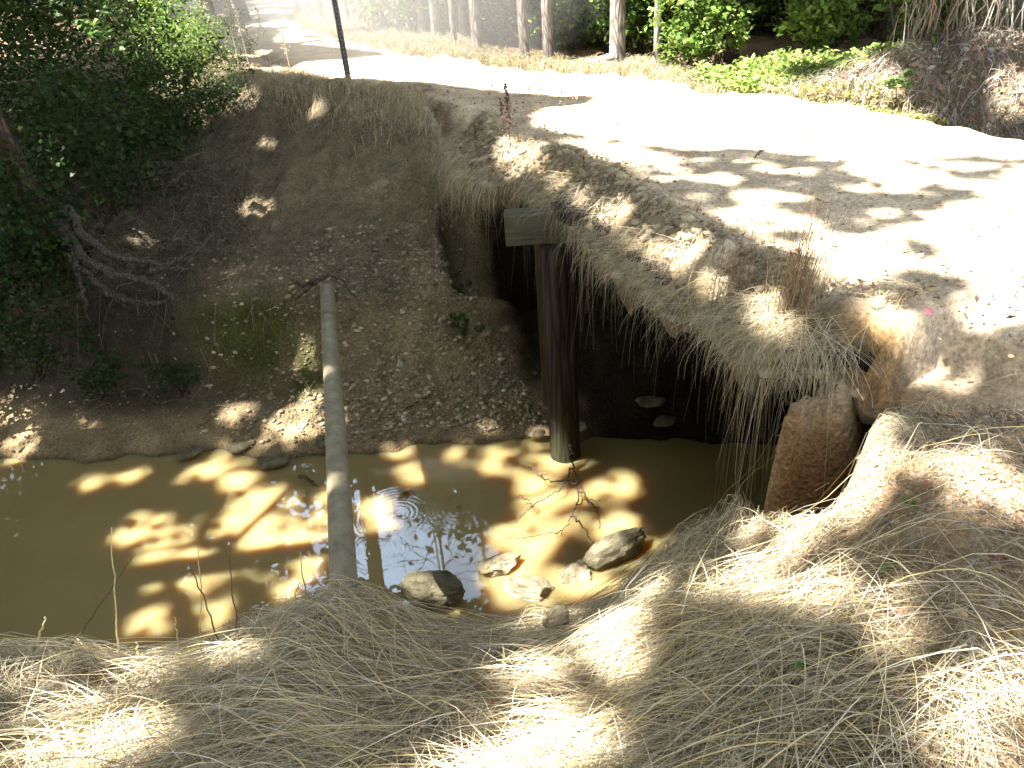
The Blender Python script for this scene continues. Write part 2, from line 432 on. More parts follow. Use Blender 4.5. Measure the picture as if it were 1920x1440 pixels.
def mat_water():
    m, nt, b = newmat('muddy creek water')
    p = pos(nt)
    n = noise_node(nt, .8, 4, .5, p)
    r = ramp(nt, n.outputs[0], [(.3, (.25, .185, .08)), (.7, (.31, .235, .105))])
    nt.links.new(r.outputs[0], b.inputs['Base Color'])
    b.inputs['Subsurface Weight'].default_value = 1.0
    b.inputs['Subsurface Radius'].default_value = (1.0, .55, .2)
    b.inputs['Subsurface Scale'].default_value = .42
    b.inputs['Roughness'].default_value = .015
    b.inputs['IOR'].default_value = 1.4
    # ring ripples round two points plus a faint breeze
    def rings(cx, cy, freq, fall):
        s = N(nt, 'ShaderNodeVectorMath', operation='SUBTRACT'); nt.links.new(p, s.inputs[0]); s.inputs[1].default_value = (cx, cy, WATER)
        l = N(nt, 'ShaderNodeVectorMath', operation='LENGTH'); nt.links.new(s.outputs[0], l.inputs[0])
        k = N(nt, 'ShaderNodeMath', operation='MULTIPLY'); nt.links.new(l.outputs['Value'], k.inputs[0]); k.inputs[1].default_value = freq
        sn = N(nt, 'ShaderNodeMath', operation='SINE'); nt.links.new(k.outputs[0], sn.inputs[0])
        rr = ramp(nt, l.outputs['Value'], [(0, (.5, .5, .5)), (fall * .75, (1, 1, 1)), (fall, (0, 0, 0))])
        mm = N(nt, 'ShaderNodeMath', operation='MULTIPLY'); nt.links.new(sn.outputs[0], mm.inputs[0]); nt.links.new(rr.outputs[0], mm.inputs[1])
        br = noise_node(nt, 9, 2, .5, p); rb = ramp(nt, br.outputs[0], [(.42, (0, 0, 0)), (.62, (1, 1, 1))])
        m3 = N(nt, 'ShaderNodeMath', operation='MULTIPLY'); nt.links.new(mm.outputs[0], m3.inputs[0]); nt.links.new(rb.outputs[0], m3.inputs[1])
        return m3.outputs[0]
    a = rings(-.52, 5.16, 150, .34); c = rings(-1.05, 5.15, 150, .42); e = rings(-1.15, 4.72, 170, .3)
    s1 = N(nt, 'ShaderNodeMath', operation='ADD'); nt.links.new(a, s1.inputs[0]); nt.links.new(c, s1.inputs[1])
    s2 = N(nt, 'ShaderNodeMath', operation='ADD'); nt.links.new(s1.outputs[0], s2.inputs[0]); nt.links.new(e, s2.inputs[1])
    n2 = noise_node(nt, 7, 2, .5, p)
    s3 = N(nt, 'ShaderNodeMath', operation='MULTIPLY_ADD'); nt.links.new(n2.outputs[0], s3.inputs[0]); s3.inputs[1].default_value = .9; nt.links.new(s2.outputs[0], s3.inputs[2])
    bump(nt, b, s3.outputs[0], .0006, .25)
    return m
M_WATER = mat_water()

# ------------------------------------------------------------------ ground sheet
def axis(lo, hi, step, far, grow=1.18):
    a = [lo]; s = step
    while a[-1] > -far: s *= grow; a.append(a[-1] - s)
    b = [hi]; s = step
    while b[-1] < far: s *= grow; b.append(b[-1] + s)
    return np.array(a[:0:-1] + list(np.arange(lo, hi, step)) + b)
gx = axis(-6.5, 4.5, .035, 160); gy = axis(0.2, 12.0, .035, 160)
GX, GY = np.meshgrid(gx, gy, indexing='xy')
GZ = H(GX, GY)
def ground_colour(x, y, z):
    n1 = fbm(x, y, .8, 4, 4); n2 = fbm(x, y, .3, 3, 7)
    def L(a, b, t): return a + (b - a) * t[..., None]
    tan = np.array([.34, .245, .15]); brown = np.array([.155, .13, .085]); gravel = np.array([.30, .255, .16]); mud = np.array([.28, .215, .125])
    moss = np.array([.065, .085, .018]); floor = np.array([.12, .085, .045]); dark = np.array([.075, .064, .042]); sand = np.array([.5, .42, .31]); wet = np.array([.11, .075, .04])
    c = np.ones(x.shape + (1,)) * np.array([.23, .185, .12])
    # far bank: bare gravelly earth by the bridge, dark leaf mould to the left
    farbank = sm((y - 6.0) / .5)
    c = L(c, gravel, farbank * sm((x + 2.2) / 1.0) * .8)
    c = L(c, dark, farbank * sm((-2.4 - x + .5 * n1) / 1.2))
    c = L(c, brown, farbank * sm((z + .8) / .5) * .6)
    # mud shelf at the water's edge
    c = L(c, mud, sm((-2.25 - z) / .12 + n2 * .3) * sm((y - 5) / .5))
    c = L(c, wet, sm((WATER + .045 - z) / .05))
    mm = np.exp(-(((x + 2.75) / .5) ** 2 + ((y - 7.4) / .22) ** 2)) + .6 * np.exp(-(((x + 2.1) / .25) ** 2 + ((y - 7.0) / .25) ** 2))
    c = L(c, moss, np.clip(mm * (1.1 + n1) * 1.2, 0, .9))
    # earth beneath the bridge painted near-black to stand for the shade there
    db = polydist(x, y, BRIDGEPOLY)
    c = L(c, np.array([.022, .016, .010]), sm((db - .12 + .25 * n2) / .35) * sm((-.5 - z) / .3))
    # pit walls: orange clay
    d = polydist(x, y, PIT)
    c = L(c, np.array([.33, .22, .115]), sm((d + .02) / .05) * sm((z + 2.2) / .4))
    # near plateau gravelly tan at the right
    c = L(c, tan, sm((x - .7 + n1 * .3) / .6) * sm((3.2 - y) / .4) * sm((z + .8) / .4))
    # beyond the road: pine straw, forest mould
    c = L(c, np.array([.26, .19, .12]), sm((y - 12.2 + .3 * x) / 1.0) * .8)
    c = L(c, floor, sm((y - 14.5 + .75 * x + n1) / 2.0))
    c = L(c, floor, sm((x - 5 + n1) / 1.5))
    dr = polydist(x, y, ROADPOLY)
    c = L(c, sand, sm((dr + .35 + .3 * n1) / .5) * sm((z + .45) / .2))
    return c
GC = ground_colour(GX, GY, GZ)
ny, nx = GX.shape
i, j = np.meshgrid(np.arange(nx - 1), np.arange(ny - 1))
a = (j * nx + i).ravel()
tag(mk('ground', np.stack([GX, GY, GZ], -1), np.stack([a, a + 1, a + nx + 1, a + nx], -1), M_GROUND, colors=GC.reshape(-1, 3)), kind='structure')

# ------------------------------------------------------------------ road, one sheet over ground and bridge
def resample(A, B, step):
    out = []
    for k in range(len(A) - 1):
        l = max(np.linalg.norm(A[k + 1] - A[k]), np.linalg.norm(B[k + 1] - B[k]))
        st = step if 2 < (A[k][1] + A[k + 1][1]) / 2 < 12 else step * 4
        n = max(1, int(l / st))
        for q in range(n): out.append(k + q / n)
    return np.array(out + [len(A) - 1])
tv = resample(RL, RR, .045)
def smooth_poly(P, t):
    return np.stack([np.interp(t, np.arange(len(P)), P[:, 0]), np.interp(t, np.arange(len(P)), P[:, 1])], -1)
L_ = smooth_poly(RL, tv); R_ = smooth_poly(RR, tv)
onb = sm((tv - 3.6) / .6) * sm((14.6 - tv) / .8)
wid = np.linalg.norm(R_ - L_, axis=1)
dir_ = (R_ - L_) / wid[:, None]
sl = np.concatenate([[0], np.cumsum(np.linalg.norm(np.diff(L_, axis=0), axis=1))])
rag = .16 * fbm(sl, sl * 0 + 3, .8, 3, 6) + .10 * fbm(sl, sl * 0, .24, 3, 3)
dist = np.concatenate([np.array([0, .03, .06, .1, .15, .2, .26, .33, .42, .52]), np.linspace(.6, 5.2, 110)])
_DD = np.minimum(np.concatenate([dist])[None], wid[:, None])
_X = L_[:, :1] + dir_[:, :1] * (_DD + (onb * rag)[:, None]); _Y = L_[:, 1:] + dir_[:, 1:] * (_DD + (onb * rag)[:, None])
HG = H(_X, _Y, False)
_S = np.maximum(HG, -.12)
for _ in range(14):
    _p = np.pad(_S, ((4, 4), (4, 4)), mode='edge'); _S = (_p[:-8, 4:-4] + _p[8:, 4:-4] + _p[4:-4, :-8] + _p[4:-4, 8:] + _p[4:-4, 4:-4]) / 5
_e = sm((_DD - .15) / .5) * sm((wid[:, None] - _DD - .15) / .5)
HS = HG * (1 - _e) + _S * _e
rows = []
for q in range(len(tv)):
    dd = np.minimum(dist, wid[q])
    P = L_[q] + dir_[q] * (dd + onb[q] * rag[q])[:, None]
    rem = wid[q] - dd
    hg = HG[q]
    bz = .015 * fbm(P[:, 0], P[:, 1], .8, 4, 2) + .012 * fbm(P[:, 0], P[:, 1], .16, 3, 11)
    off = -.06 + .075 * sm(dd / .5)
    bump_ = (.10 * fbm(P[:, 0] * 1.0, P[:, 1], .22, 3, 12) + .055 * fbm(P[:, 0], P[:, 1], .08, 2, 5)) * sm((.75 - dd) / .4)
    onz = -np.interp(tv[q], [4, 6, 9], [.17, .20, .30]) * (1 - sm(dd / .42)) + .02 * sm(dd / .5) + bump_
    zoff = np.maximum(HS[q], -.35) + .4 * bz + off - .075 * (1 - sm(rem / .5))
    zon = bz + onz - .3 * (1 - sm(rem / .4))
    wb = np.maximum(onb[q], sm((-.25 - hg) / .2) * (onb[q] > 0))
    z = zoff * (1 - wb) + zon * wb
    sk = np.array([[P[0, 0] + dir_[q, 0] * .10, P[0, 1] + dir_[q, 1] * .10, z[0] - .06 - (.04 + .22 * sm((tv[q] - 4.8) / 1.5) * vn(np.array([sl[q] * 9]), np.array([2.0]), 4)[0]) * onb[q]],
                   [P[0, 0] + dir_[q, 0] * .02, P[0, 1] + dir_[q, 1] * .02, z[0] - .05 - .05 * onb[q]]])
    rows.append(np.concatenate([sk, np.column_stack([P, z])]))
RVV = np.array(rows); nr, nc, _ = RVV.shape
i, j = np.meshgrid(np.arange(nc - 1), np.arange(nr - 1)); a = (j * nc + i).ravel()
x_, y_, z_ = RVV[..., 0], RVV[..., 1], RVV[..., 2]
edge_d = np.concatenate([[0, 0], dist])[None, :] * np.ones((nr, 1))
sandc = np.array([.52, .44, .33]); loam = np.array([.26, .20, .125])
t = sm((.55 - edge_d + .3 * fbm(x_, y_, .4, 3, 3)) / .4)
rc = sandc + (loam - sandc) * t[..., None]
pit_d = polydist(x_, y_, PIT)
clay = np.array([.36, .23, .11])
rc = rc + (clay - rc) * (sm((pit_d + .28) / .2) * sm((.3 - edge_d) / .15))[..., None]
soil = np.array([.13, .10, .065])
rc = rc + (soil - rc) * (sm((.5 - edge_d) / .3) * sm((fbm(x_, y_, .25, 3, 1) - .0) / .25) * .8 + .9 * (edge_d <= .0))[..., None].clip(0, 1)
rc = rc * (1 + .10 * fbm(x_, y_, .6, 3, 9)[..., None])
tag(mk('road', RVV, np.stack([a, a + 1, a + nc + 1, a + nc], -1), M_ROAD, colors=rc.reshape(-1, 3)), kind='structure')
def roadz(x, y):
    return .015 * fbm(x, y, .8, 4, 2) + .012 * fbm(x, y, .16, 3, 11) + .02 + .25 * sm((np.asarray(y) - 14) / 10)
def edgepoint(t):
    """point on the bridge edge, unit vector pointing on to the deck"""
    p = np.stack([np.interp(t, np.arange(len(EDGE)), EDGE[:, 0]), np.interp(t, np.arange(len(EDGE)), EDGE[:, 1])], -1)
    q = np.stack([np.interp(t, np.arange(len(EDGE)), (RR[4:16])[:, 0]), np.interp(t, np.arange(len(EDGE)), (RR[4:16])[:, 1])], -1)
    d = q - p
    d = d / np.linalg.norm(d, axis=-1, keepdims=True)
    return p + d * np.interp(np.asarray(t) + 4, tv, rag * onb)[..., None], d
def surf(x, y):
    """top surface: ground or road"""
    z = H(x, y)
    dr = polydist(x, y, ROADPOLY)
    ob = polydist(x, y, BRIDGEPOLY) > 0
    zr = roadz(x, y) - .30 * (1 - sm(dr / .42)) * ob
    return np.where(dr > .05, np.where(ob, zr, np.maximum(z, zr - .02)), z)

# ------------------------------------------------------------------ water
wx = np.linspace(-16, 6, 3)
V, F = boxv(-16, 6.2, 2.2, 11, WATER - 1.2, WATER)
tag(mk('water', V, F, M_WATER, smooth=False), kind='structure')

# ------------------------------------------------------------------ timber bridge
br = empty('timber_bridge', (1.5, 6, WATER))
tag(br, 'low timber trestle bridge buried under the dirt road, dark underneath', 'bridge')
def part(name, V, F, m, parent, smooth=True):
    o = mk(name, np.asarray(V) - np.array(parent.location), F, m, parent, smooth=smooth); return o
def rotbox(cx, cy, L, W, z0, z1, ang):
    V, F = boxv(0, L, -W / 2, W / 2, z0, z1)
    c, s = math.cos(ang), math.sin(ang)
    V = np.column_stack([cx + V[:, 0] * c - V[:, 1] * s, cy + V[:, 0] * s + V[:, 1] * c, V[:, 2]])
    return V, F
part('cap_beam', *rotbox(.04, 5.98, 4.6, .23, -.48, -.24, -.02), M_TIMBER, br, False)
part('cap_beam', *rotbox(1.2, 3.42, 3.8, .22, -.46, -.24, .2), M_TIMBER, br, False)
def pile(x0, y0, x1, y1, zt, zb, r, m):
    n = 30; tt = np.linspace(0, 1, n)
    P = np.column_stack([x0 + (x1 - x0) * tt, y0 + (y1 - y0) * tt, zt + (zb - zt) * tt])
    V, F = tube(P, r * (.94 + .1 * tt), 24, True, .02, 3)
    o = mk('pile', V - np.array([x1, y1, WATER]), F, m, br)
    o.location = (x1 - br.location[0], y1 - br.location[1], 0)
pile(.44, 5.90, .44, 5.80, -.5, -3.0, .135, M_PILE)
pile(2.3, 6.1, 2.3, 6.1, -.5, -3.0, .135, M_PILE)
pile(3.5, 5.85, 3.5, 5.85, -.5, -3.0, .135, M_PILE)
pile(2.8, 3.75, 2.8, 3.75, -.5, -3.0, .13, M_PILE)
V, F = boxv(-.03, .03, -.012, .012, -1.6, 0); part('sway_brace', np.column_stack([V[:, 0] + .30 + (-.06) * V[:, 2] * 0, V[:, 1] + 6.05, V[:, 2] - .5]), F, M_OLDWOOD, br, False)
# deck planks: one layer lying across the road, ragged ends
pl = []
for t in np.linspace(0.15, 9.9, 26):
    p, d = edgepoint(np.array([t])); p = p[0]; d = d[0]
    ang = math.atan2(d[1], d[0])
    V, F = rotbox(p[0] + d[0] * ((.08 + .1 * random.random()) if not 5.9 < t < 6.6 else -.1), p[1] + d[1] * .1, 3.9, .2, -.235, -.165, ang)
    pl.append((V, F))
Vp = np.concatenate([q[0] for q in pl]); Fp = []; off = 0
for V, F in pl:
    Fp += [[k + off for k in f] for f in F]; off += len(V)
part('deck_planks', Vp, Fp, M_PILE, br, False)  # dark wood colour stands in for the shade under the deck
for xo in (.55, 1.6, 2.7, 3.6):
    p0, d0 = edgepoint(np.array([1.5])); p1, d1 = edgepoint(np.array([10.2]))
    A = p0[0] + d0[0] * xo; B = p1[0] + d1[0] * xo
    L = np.linalg.norm(B - A); ang = math.atan2(B[1] - A[1], B[0] - A[0])
    part('stringer', *rotbox(A[0], A[1], L, .16, -.5 + .0, -.237, ang), M_PILE, br, False)  # same dark colour, deepening the underside shade

# ------------------------------------------------------------------ steel pipe across the creek
n = 60; tt = np.linspace(0, 1, n)
PA = np.array([-.90, 2.72, -1.19]); PB = np.array([-1.82, 7.45, -1.36])
P = PA + (PB - PA) * tt[:, None]; P[:, 2] -= .03 * np.sin(tt * math.pi)
V, F = tube(P, .073, 28, True)
m, nt, b = newmat('dull grey galvanised pipe'); tc = objco(nt)
n1 = noise_node(nt, 9, 6, .7, tc); r = ramp(nt, n1.outputs[0], [(.25, (.11, .085, .05)), (.5, (.21, .175, .11)), (.75, (.31, .265, .18))]); nt.links.new(r.outputs[0], b.inputs['Base Color'])
b.inputs['Roughness'].default_value = .6; b.inputs['Specular IOR Level'].default_value = .4
bump(nt, b, n1.outputs[0], .004, .5)
M_PIPE = m
pr = empty('drain_pipe', tuple(PA)); tag(pr, 'long grey steel pipe spanning the creek from bank to bank', 'pipe')
part('barrel', V, F, M_PIPE, pr)
for q in (.16,):
    c = PB + (PA - PB) * q; dv = (PA - PB) / np.linalg.norm(PA - PB)
    V, F = tube([c, c + dv * .015, c + dv * .03], [.075, .0755, .075], 28, False); part('joint_band', V, F, M_PIPE, pr)

# ------------------------------------------------------------------ shade plan on the ground (where sun gets through the crowns)
LIT = np.array([(-2.32, 5.44, 0.27), (-2.45, 5.21, 0.24), (-2.01, 5.08, 0.26), (-1.81, 4.74, 0.23), (-1.77, 5.26, 0.12), (-2.78, 4.73, 0.26), (-3.05, 4.88, 0.2), (-3.33, 5.24, 0.15), (-2.59, 4.53, 0.16), (-2.13, 4.65, 0.18), (-1.67, 4.91, 0.18), (-2.67, 5.83, 0.11), (-3.05, 5.97, 0.11), (-4.06, 5.97, 0.1), (-3.72, 6.01, 0.08), (-1.97, 4.35, 0.11), (-2.4, 4.18, 0.08), (-2.45, 3.75, 0.15), (-2.85, 4.12, 0.09), (-3.01, 5.14, 0.1), (-1.27, 4.93, 0.11), (-1.34, 5.28, 0.1), (-1.06, 5.74, 0.09), (-0.54, 5.72, 0.06), (-0.3, 5.65, 0.06), (-0.97, 5.57, 0.07), (0.17, 5.54, 0.21), (0.37, 5.6, 0.14), (0.09, 5.04, 0.23), (0.36, 5.0, 0.2), (-0.13, 4.96, 0.11), (0.65, 5.18, 0.21), (0.8, 5.27, 0.12), (0.72, 4.79, 0.11), (0.47, 4.79, 0.11), (0.91, 4.31, 0.17), (1.07, 4.38, 0.11), (0.65, 4.07, 0.08), (-0.11, 4.43, 0.17), (0.04, 4.24, 0.14), (-0.23, 4.56, 0.11), (0.8, 4.5, 0.06),
 (-2.24, 6.56, 0.22), (-2.43, 6.49, 0.11), (-1.93, 6.61, 0.14), (-2.86, 6.7, 0.11), (-0.42, 6.09, 0.12), (-0.3, 5.93, 0.12), (-1.19, 6.05, 0.08), (-0.24, 6.05, 0.08), (0.16, 6.04, 0.08), (-0.69, 5.93, 0.05), (-5.34, 7.23, 0.2), (-5.08, 7.24, 0.13), (-4.65, 7.18, 0.1), (-5.07, 6.63, 0.13), (-4.44, 6.88, 0.08), (-4.93, 7.32, 0.13), (-2.68, 6.1, 0.11), (-2.92, 6.22, 0.08), (-2.55, 6.22, 0.08), (-2.14, 7.12, 0.09), (-2.92, 8.06, 0.07), (-2.3, 10.9, 0.08), (-3.0, 10.6, 0.06),
 (0.0, 2.24, 0.14), (0.33, 2.21, 0.12), (0.03, 1.49, 0.12), (-0.01, 1.79, 0.08), (0.35, 1.95, 0.06), (-1.88, 2.14, 0.1), (-1.66, 1.72, 0.13), (-1.4, 1.78, 0.09), (-2.17, 2.34, 0.08), (-1.26, 2.39, 0.06), (0.54, 2.48, 0.05), (-.17, 4.25, .17), (.03, 4.08, .2), (.3, 4.15, .08), (.9, 4.42, .12), (-.78, 4.22, .09), (-.55, 4.1, .07), (.5, 4.35, .06)])
LITSH = np.array([(.25, 6.85, .16), (.12, 7.1, .12), (.55, 5.75, .07), (.8, 5.2, .06), (1.0, 4.3, .07), (1.25, 3.55, .1), (1.3, 3.3, .08), (1.1, 3.9, .06), (.62, 5.3, .05), (.45, 6.2, .05), (2.05, 3.0, .16), (2.4, 2.75, .2), (1.78, 3.2, .09), (2.3, 3.15, .15)])
ROADLIT = np.array([(-4.6, 14.4), (-3.9, 14.0), (-2.4, 12.15), (-.9, 11.05), (0, 10.6), (1.27, 9.9), (1.18, 9.32), (0.85, 9.12), (0.45, 8.52), (0.4, 7.75), (0.85, 7.13), (1.55, 6.4), (2.39, 6.05), (2.8, 5.83), (3.74, 5.38), (5.6, 4.6), (4.8, 6.1), (4.15, 7.2), (3.55, 8.5), (3.7, 10.0), (3.2, 11.4), (2.5, 12.3), (1.0, 13.4), (-.6, 13.9), (-1.8, 14.8), (-3.6, 14.3)])
DAPPLE = np.array([(0.5, 7.3), (0.85, 7.13), (1.55, 6.4), (2.39, 6.05), (2.8, 5.83), (3.74, 5.38), (5, 4), (2.9, 2.3), (1.4, .5), (1.0, 1.4), (.7, 2.1), (1.05, 2.75), (1.5, 3.0), (1.62, 3.6), (1.45, 4.45), (1.15, 5.4), (.85, 6.4)])
LITROAD2 = np.array([(3.59, 5.14), (2.39, 4.31), (2.15, 3.47), (2.52, 3.4), (3.5, 3.8)])
LIT3D = np.array([(-4.08, 8.9, 1.17, .10), (-3.92, 8.9, .92, .16), (-3.80, 8.9, .83, .12), (-5.1, 8.5, .6, .1), (-5.0, 11.9, 1.1, .35), (-4.0, 11.9, .5, .3)])
def sunmask(x, y, mg=.045, z=0):
    """True where leaves must leave a gap"""
    g = polydist(x, y, ROADLIT) + .12 * fbm(x, y, .5, 3, 3) > 0
    dp = (polydist(x, y, DAPPLE) > 0) & (z > -.7)
    g &= z > -.7
    nz = .6 * fbm(x * .8 + y * .35, y * 1.0 - .25 * x, .27, 2, 5) + .4 * fbm(x, y, .17, 2, 8)
    thr = np.interp(y, [1.2, 2.8, 4.0, 7], [-.05, -.04, -.03, -.1])
    g |= dp & (nz > thr)
    g |= (z > -.7) & (polydist(x, y, LITROAD2) + .1 * fbm(x, y, .4, 2, 2) > 0)
    near = (y < 3.0) & (x > -2.6) & (x < 1.4) & (nz > .19)
    g |= near
    wob = 1 + .9 * fbm(x, y, .16, 2, 14)
    for cx, cy, r in LIT:
        g |= (x - cx) ** 2 + (y - cy) ** 2 < (1.12 * r * wob + mg) ** 2
    for cx, cy, r in LITSH:
        g |= (z > -.7) & ((x - cx) ** 2 + (y - cy) ** 2 < (r * wob + mg) ** 2)
    # sun shafts on the far road and its verge, and on the bushes at the bank's far left end
    far = (y > 16) & (polydist(x, y, ROADPOLY) > -1.2)
    g |= far & (fbm(x * .6, y, 1.6, 2, 4) > .25)
    g |= (np.hypot((x + 4.7) / .9, (y - 14) / 1.3) < 1)
    g |= (np.hypot((x - 4.6) / 1.2, (y - 8.6) / 1.4) < 1) & (fbm(x, y, .5, 2, 3) > .0)
    # shafts on the forest edge
    g |= (y > 10) & (polydist(x, y, ROADPOLY) > -1.6) & (x > -3.5) & (x + y > 13.2)
    g |= (y > 10) & (x > -4.5) & (polydist(x, y, ROADPOLY) > -5.0) & (fbm(x, y, 1.0, 2, 1) > -.08) & (x + y > 13.2) & (x < 3.3)
    return g
# gap of open sky above the creek: a cone of directions seen mirrored in the water
APEX = np.array([0, 0, 2 * WATER - CAM[2]])
GAP = np.array([(-1.34, 5.47), (-0.28, 5.33), (-0.24, 4.81), (-0.39, 4.18), (-1.22, 4.49)])
def skygap(P):
    k = (WATER - APEX[2]) / (P[:, 2] - APEX[2])
    x = APEX[0] + (P[:, 0] - APEX[0]) * k; y = APEX[1] + (P[:, 1] - APEX[1]) * k
    g = polydist(x, y, GAP) + .05 * fbm(x, y, .15, 3, 4) > -.1
    speck = (fbm(x * 1.0, y, .22, 2, 10) > .40) & (x < -1.3) & (P[:, 1] > 8.5) & (P[:, 2] > 8)
    return g | speck
def project_sun(P):
    """where a leaf's shadow lands (x, y)"""
    z = np.zeros(len(P))
    for _ in range(5):
        t = (P[:, 2] - z) / SUN[2]
        x = P[:, 0] - SUN[0] * t; y = P[:, 1] - SUN[1] * t
        z = .5 * z + .5 * np.maximum(H(x, y, False), WATER)
    t = P[:, 2] / SUN[2]
    x0 = P[:, 0] - SUN[0] * t; y0 = P[:, 1] - SUN[1] * t
    br_ = polydist(x0, y0, BRIDGEPOLY) > -.05          # stopped by the bridge deck
    return np.where(br_, x0, x), np.where(br_, y0, y), np.where(br_, 0, z)
GREENS = np.array([(.040, .085, .018), (.055, .11, .022), (.030, .065, .016), (.075, .125, .026), (.05, .08, .02)])
def greens(n, rng, bright=1.0, pal=GREENS):
    c = pal[rng.integers(0, len(pal), n)] * (.75 + .5 * rng.random((n, 1))) * bright
    return c

# ------------------------------------------------------------------ trees
def limb(p0, p1, r0_, r1_, sag=0, n=9, seed=0, sides=8, wig=.05):
    g = np.random.default_rng(seed); t = np.linspace(0, 1, n)[:, None]
    p0 = np.array(p0, float); p1 = np.array(p1, float); L = np.linalg.norm(p1 - p0)
    P = p0 + (p1 - p0) * t + g.normal(size=(n, 3)) * wig * L * (t * (1 - t) * 4) * .5
    P[:, 2] += sag * (t * (1 - t) * 4)[:, 0]
    return tube(P, r0_ + (r1_ - r0_) * t[:, 0], sides, True, .05, seed)
def trunk_mesh(h, r, lean=(0, 0), flare=1.5, sides=20, seed=0):
    g = np.random.default_rng(seed); n = 40
    t = np.linspace(0, 1, n) ** 1.6
    P = np.column_stack([lean[0] * t * h + .02 * np.sin(t * 7 + seed), lean[1] * t * h + .02 * np.cos(t * 6 + seed), -.3 + t * (h + .3)])
    rr = r * (1 - .55 * t) * (1 + (flare - 1) * np.exp(-np.maximum(P[:, 2], 0) / (r * 1.6)))
    V, F = tube(P, rr, sides, True, .035, seed)
    return V, F
TREES = []          # (object, x, y) for sharing out the crown leaves
def tree(name, x, y, r, h, label, cat, mat, lean=(0, 0), group=None, seed=0, extra=None, flare=1.5, limbs=6, lim_h=.6):
    z = float(H(np.array([x]), np.array([y]))[0])
    o = empty(name, (x, y, z)); tag(o, label, cat, group)
    V, F = trunk_mesh(h, r, lean, flare, seed=seed)
    g = np.random.default_rng(seed + 50)
    tr = mk('trunk', V, F, mat, o)
    ps = []
    for k in range(limbs):
        t = lim_h + (1 - lim_h) * k / max(1, limbs)
        a = g.random() * 6.28; l = h * (.16 + .12 * g.random())
        p0 = np.array([lean[0] * t * h, lean[1] * t * h, t * h])
        ps.append(limb(p0, p0 + np.array([math.cos(a) * l, math.sin(a) * l, l * .45]), r * .22, r * .05, 0, 8, seed + k))
    if ps:
        V, F, _ = merge(ps); mk('limbs', V, F, mat, o)
    TREES.append((o, x + lean[0] * h, y + lean[1] * h))
    return o
# hardwoods on the far bank at the left, their crowns spread over the creek
tree('hardwood_tree', -5.75, 9.4, .19, 11, 'brown trunked hardwood in dark leaves on the far bank, nearest the picture corner', 'tree', M_BARK, (.02, -.03), seed=1)
RT = tree('hardwood_tree', -4.95, 8.55, .11, 11, 'leaning hardwood with bare roots gripping the eroded bank', 'tree', M_BARK, (-.05, -.10), seed=2, flare=2.0)
tree('hardwood_tree', -5.27, 16.7, .14, 12, 'slim leafy tree at the bend where the road narrows', 'tree', M_BARK, (.0, .0), seed=3)
tree('hardwood_tree', -6.1, 21.8, .2, 12, 'dark tree beside the far road, behind the tall weeds', 'tree', M_BARK, (.0, .0), seed=4)
tree('hardwood_tree', -7.4, 4.2, .2, 11, 'hardwood rooted on the near bank upstream, crown over the creek', 'tree', M_BARK, (.1, -.08), seed=5)
# pines on the far side of the road
named = [(-.58, 15.37, .05, 'slimmest dusty pine left of the dusty grey pine at the verge'), (-.16, 14.85, .088, 'dusty grey pine between the slim pine and the close pair'),
         (.65, 14.03, .082, 'left one of the close pair of pines in the dry verge grass'), (1.05, 13.78, .09, 'right one of the close pair of pines in the dry verge grass'),
         (2.04, 12.81, .122, 'thickest grey pine with a cut log at its foot'), (2.5, 12.15, .055, 'thin dark pine right of the thickest pine, half hidden by bright leaves')]
for k, (x, y, r, lb) in enumerate(named):
    tree('pine_tree', x, y, r, 17, lb, 'tree', M_PINE, (.0, .0), 'roadside pines', seed=20 + k, flare=1.2, limbs=7, lim_h=.5)
back = [(1.68, 16.0, .1, 'shaded pine set back between the close pair and the thickest pine'), (-.41, 16.1, .06, 'thin shaded pine set back just left of the dusty grey pine')]
for k, (x, y, r, lb) in enumerate(back):
    tree('pine_tree', x, y, r, 17, lb, 'tree', M_PINE, (.0, .0), 'roadside pines', seed=30 + k, flare=1.3, limbs=7, lim_h=.5)
dust = [(-5.1, 23.17), (-4.48, 21.67), (-3.99, 20.51), (-3.57, 19.71), (-3.16, 18.96), (-2.75, 18.24), (-2.45, 17.82), (-2.12, 17.29), (-1.82, 16.9), (-1.56, 16.53), (-1.31, 16.28), (-1.04, 15.92)]
for k, (x, y) in enumerate(dust):
    o = tree('pine_tree', x + .1, y + .3,   .055 + .015 * (k % 3), 7, 'pine of the straight dust veiled row curving along the far road', 'tree', M_PINE, (.0, .0), 'row of dusty pines', seed=40 + k, flare=1.3, limbs=6, lim_h=.5)
    TREES.pop(); g_ = np.random.default_rng(400 + k); Pd = np.column_stack([g_.normal(size=700) * .8, g_.normal(size=700) * .8, 4.2 + 2.6 * g_.random(700)])
    V, F, C = leaves(Pd, .2 + .15 * g_.random(700), greens(700, g_), g_, .7, .5); mk('crown', V, F, M_CANOPY, o, C, smooth=False)
for k in range(34):
    x = -7 + 14 * RNG.random(); y = 17 + 16 * RNG.random() - .3 * x
    if polydist(np.array([x]), np.array([y]), ROADPOLY)[0] > -1.2 or y < 15.3 - .7 * x: continue
    tree('pine_tree', x, y,   .06 + .05 * RNG.random(), 17, 'pine deep in the shaded wood behind the roadside pines', 'tree', M_PINE, (0, 0), 'pines inside the wood', seed=70 + k, flare=1.3, limbs=5, lim_h=.5)
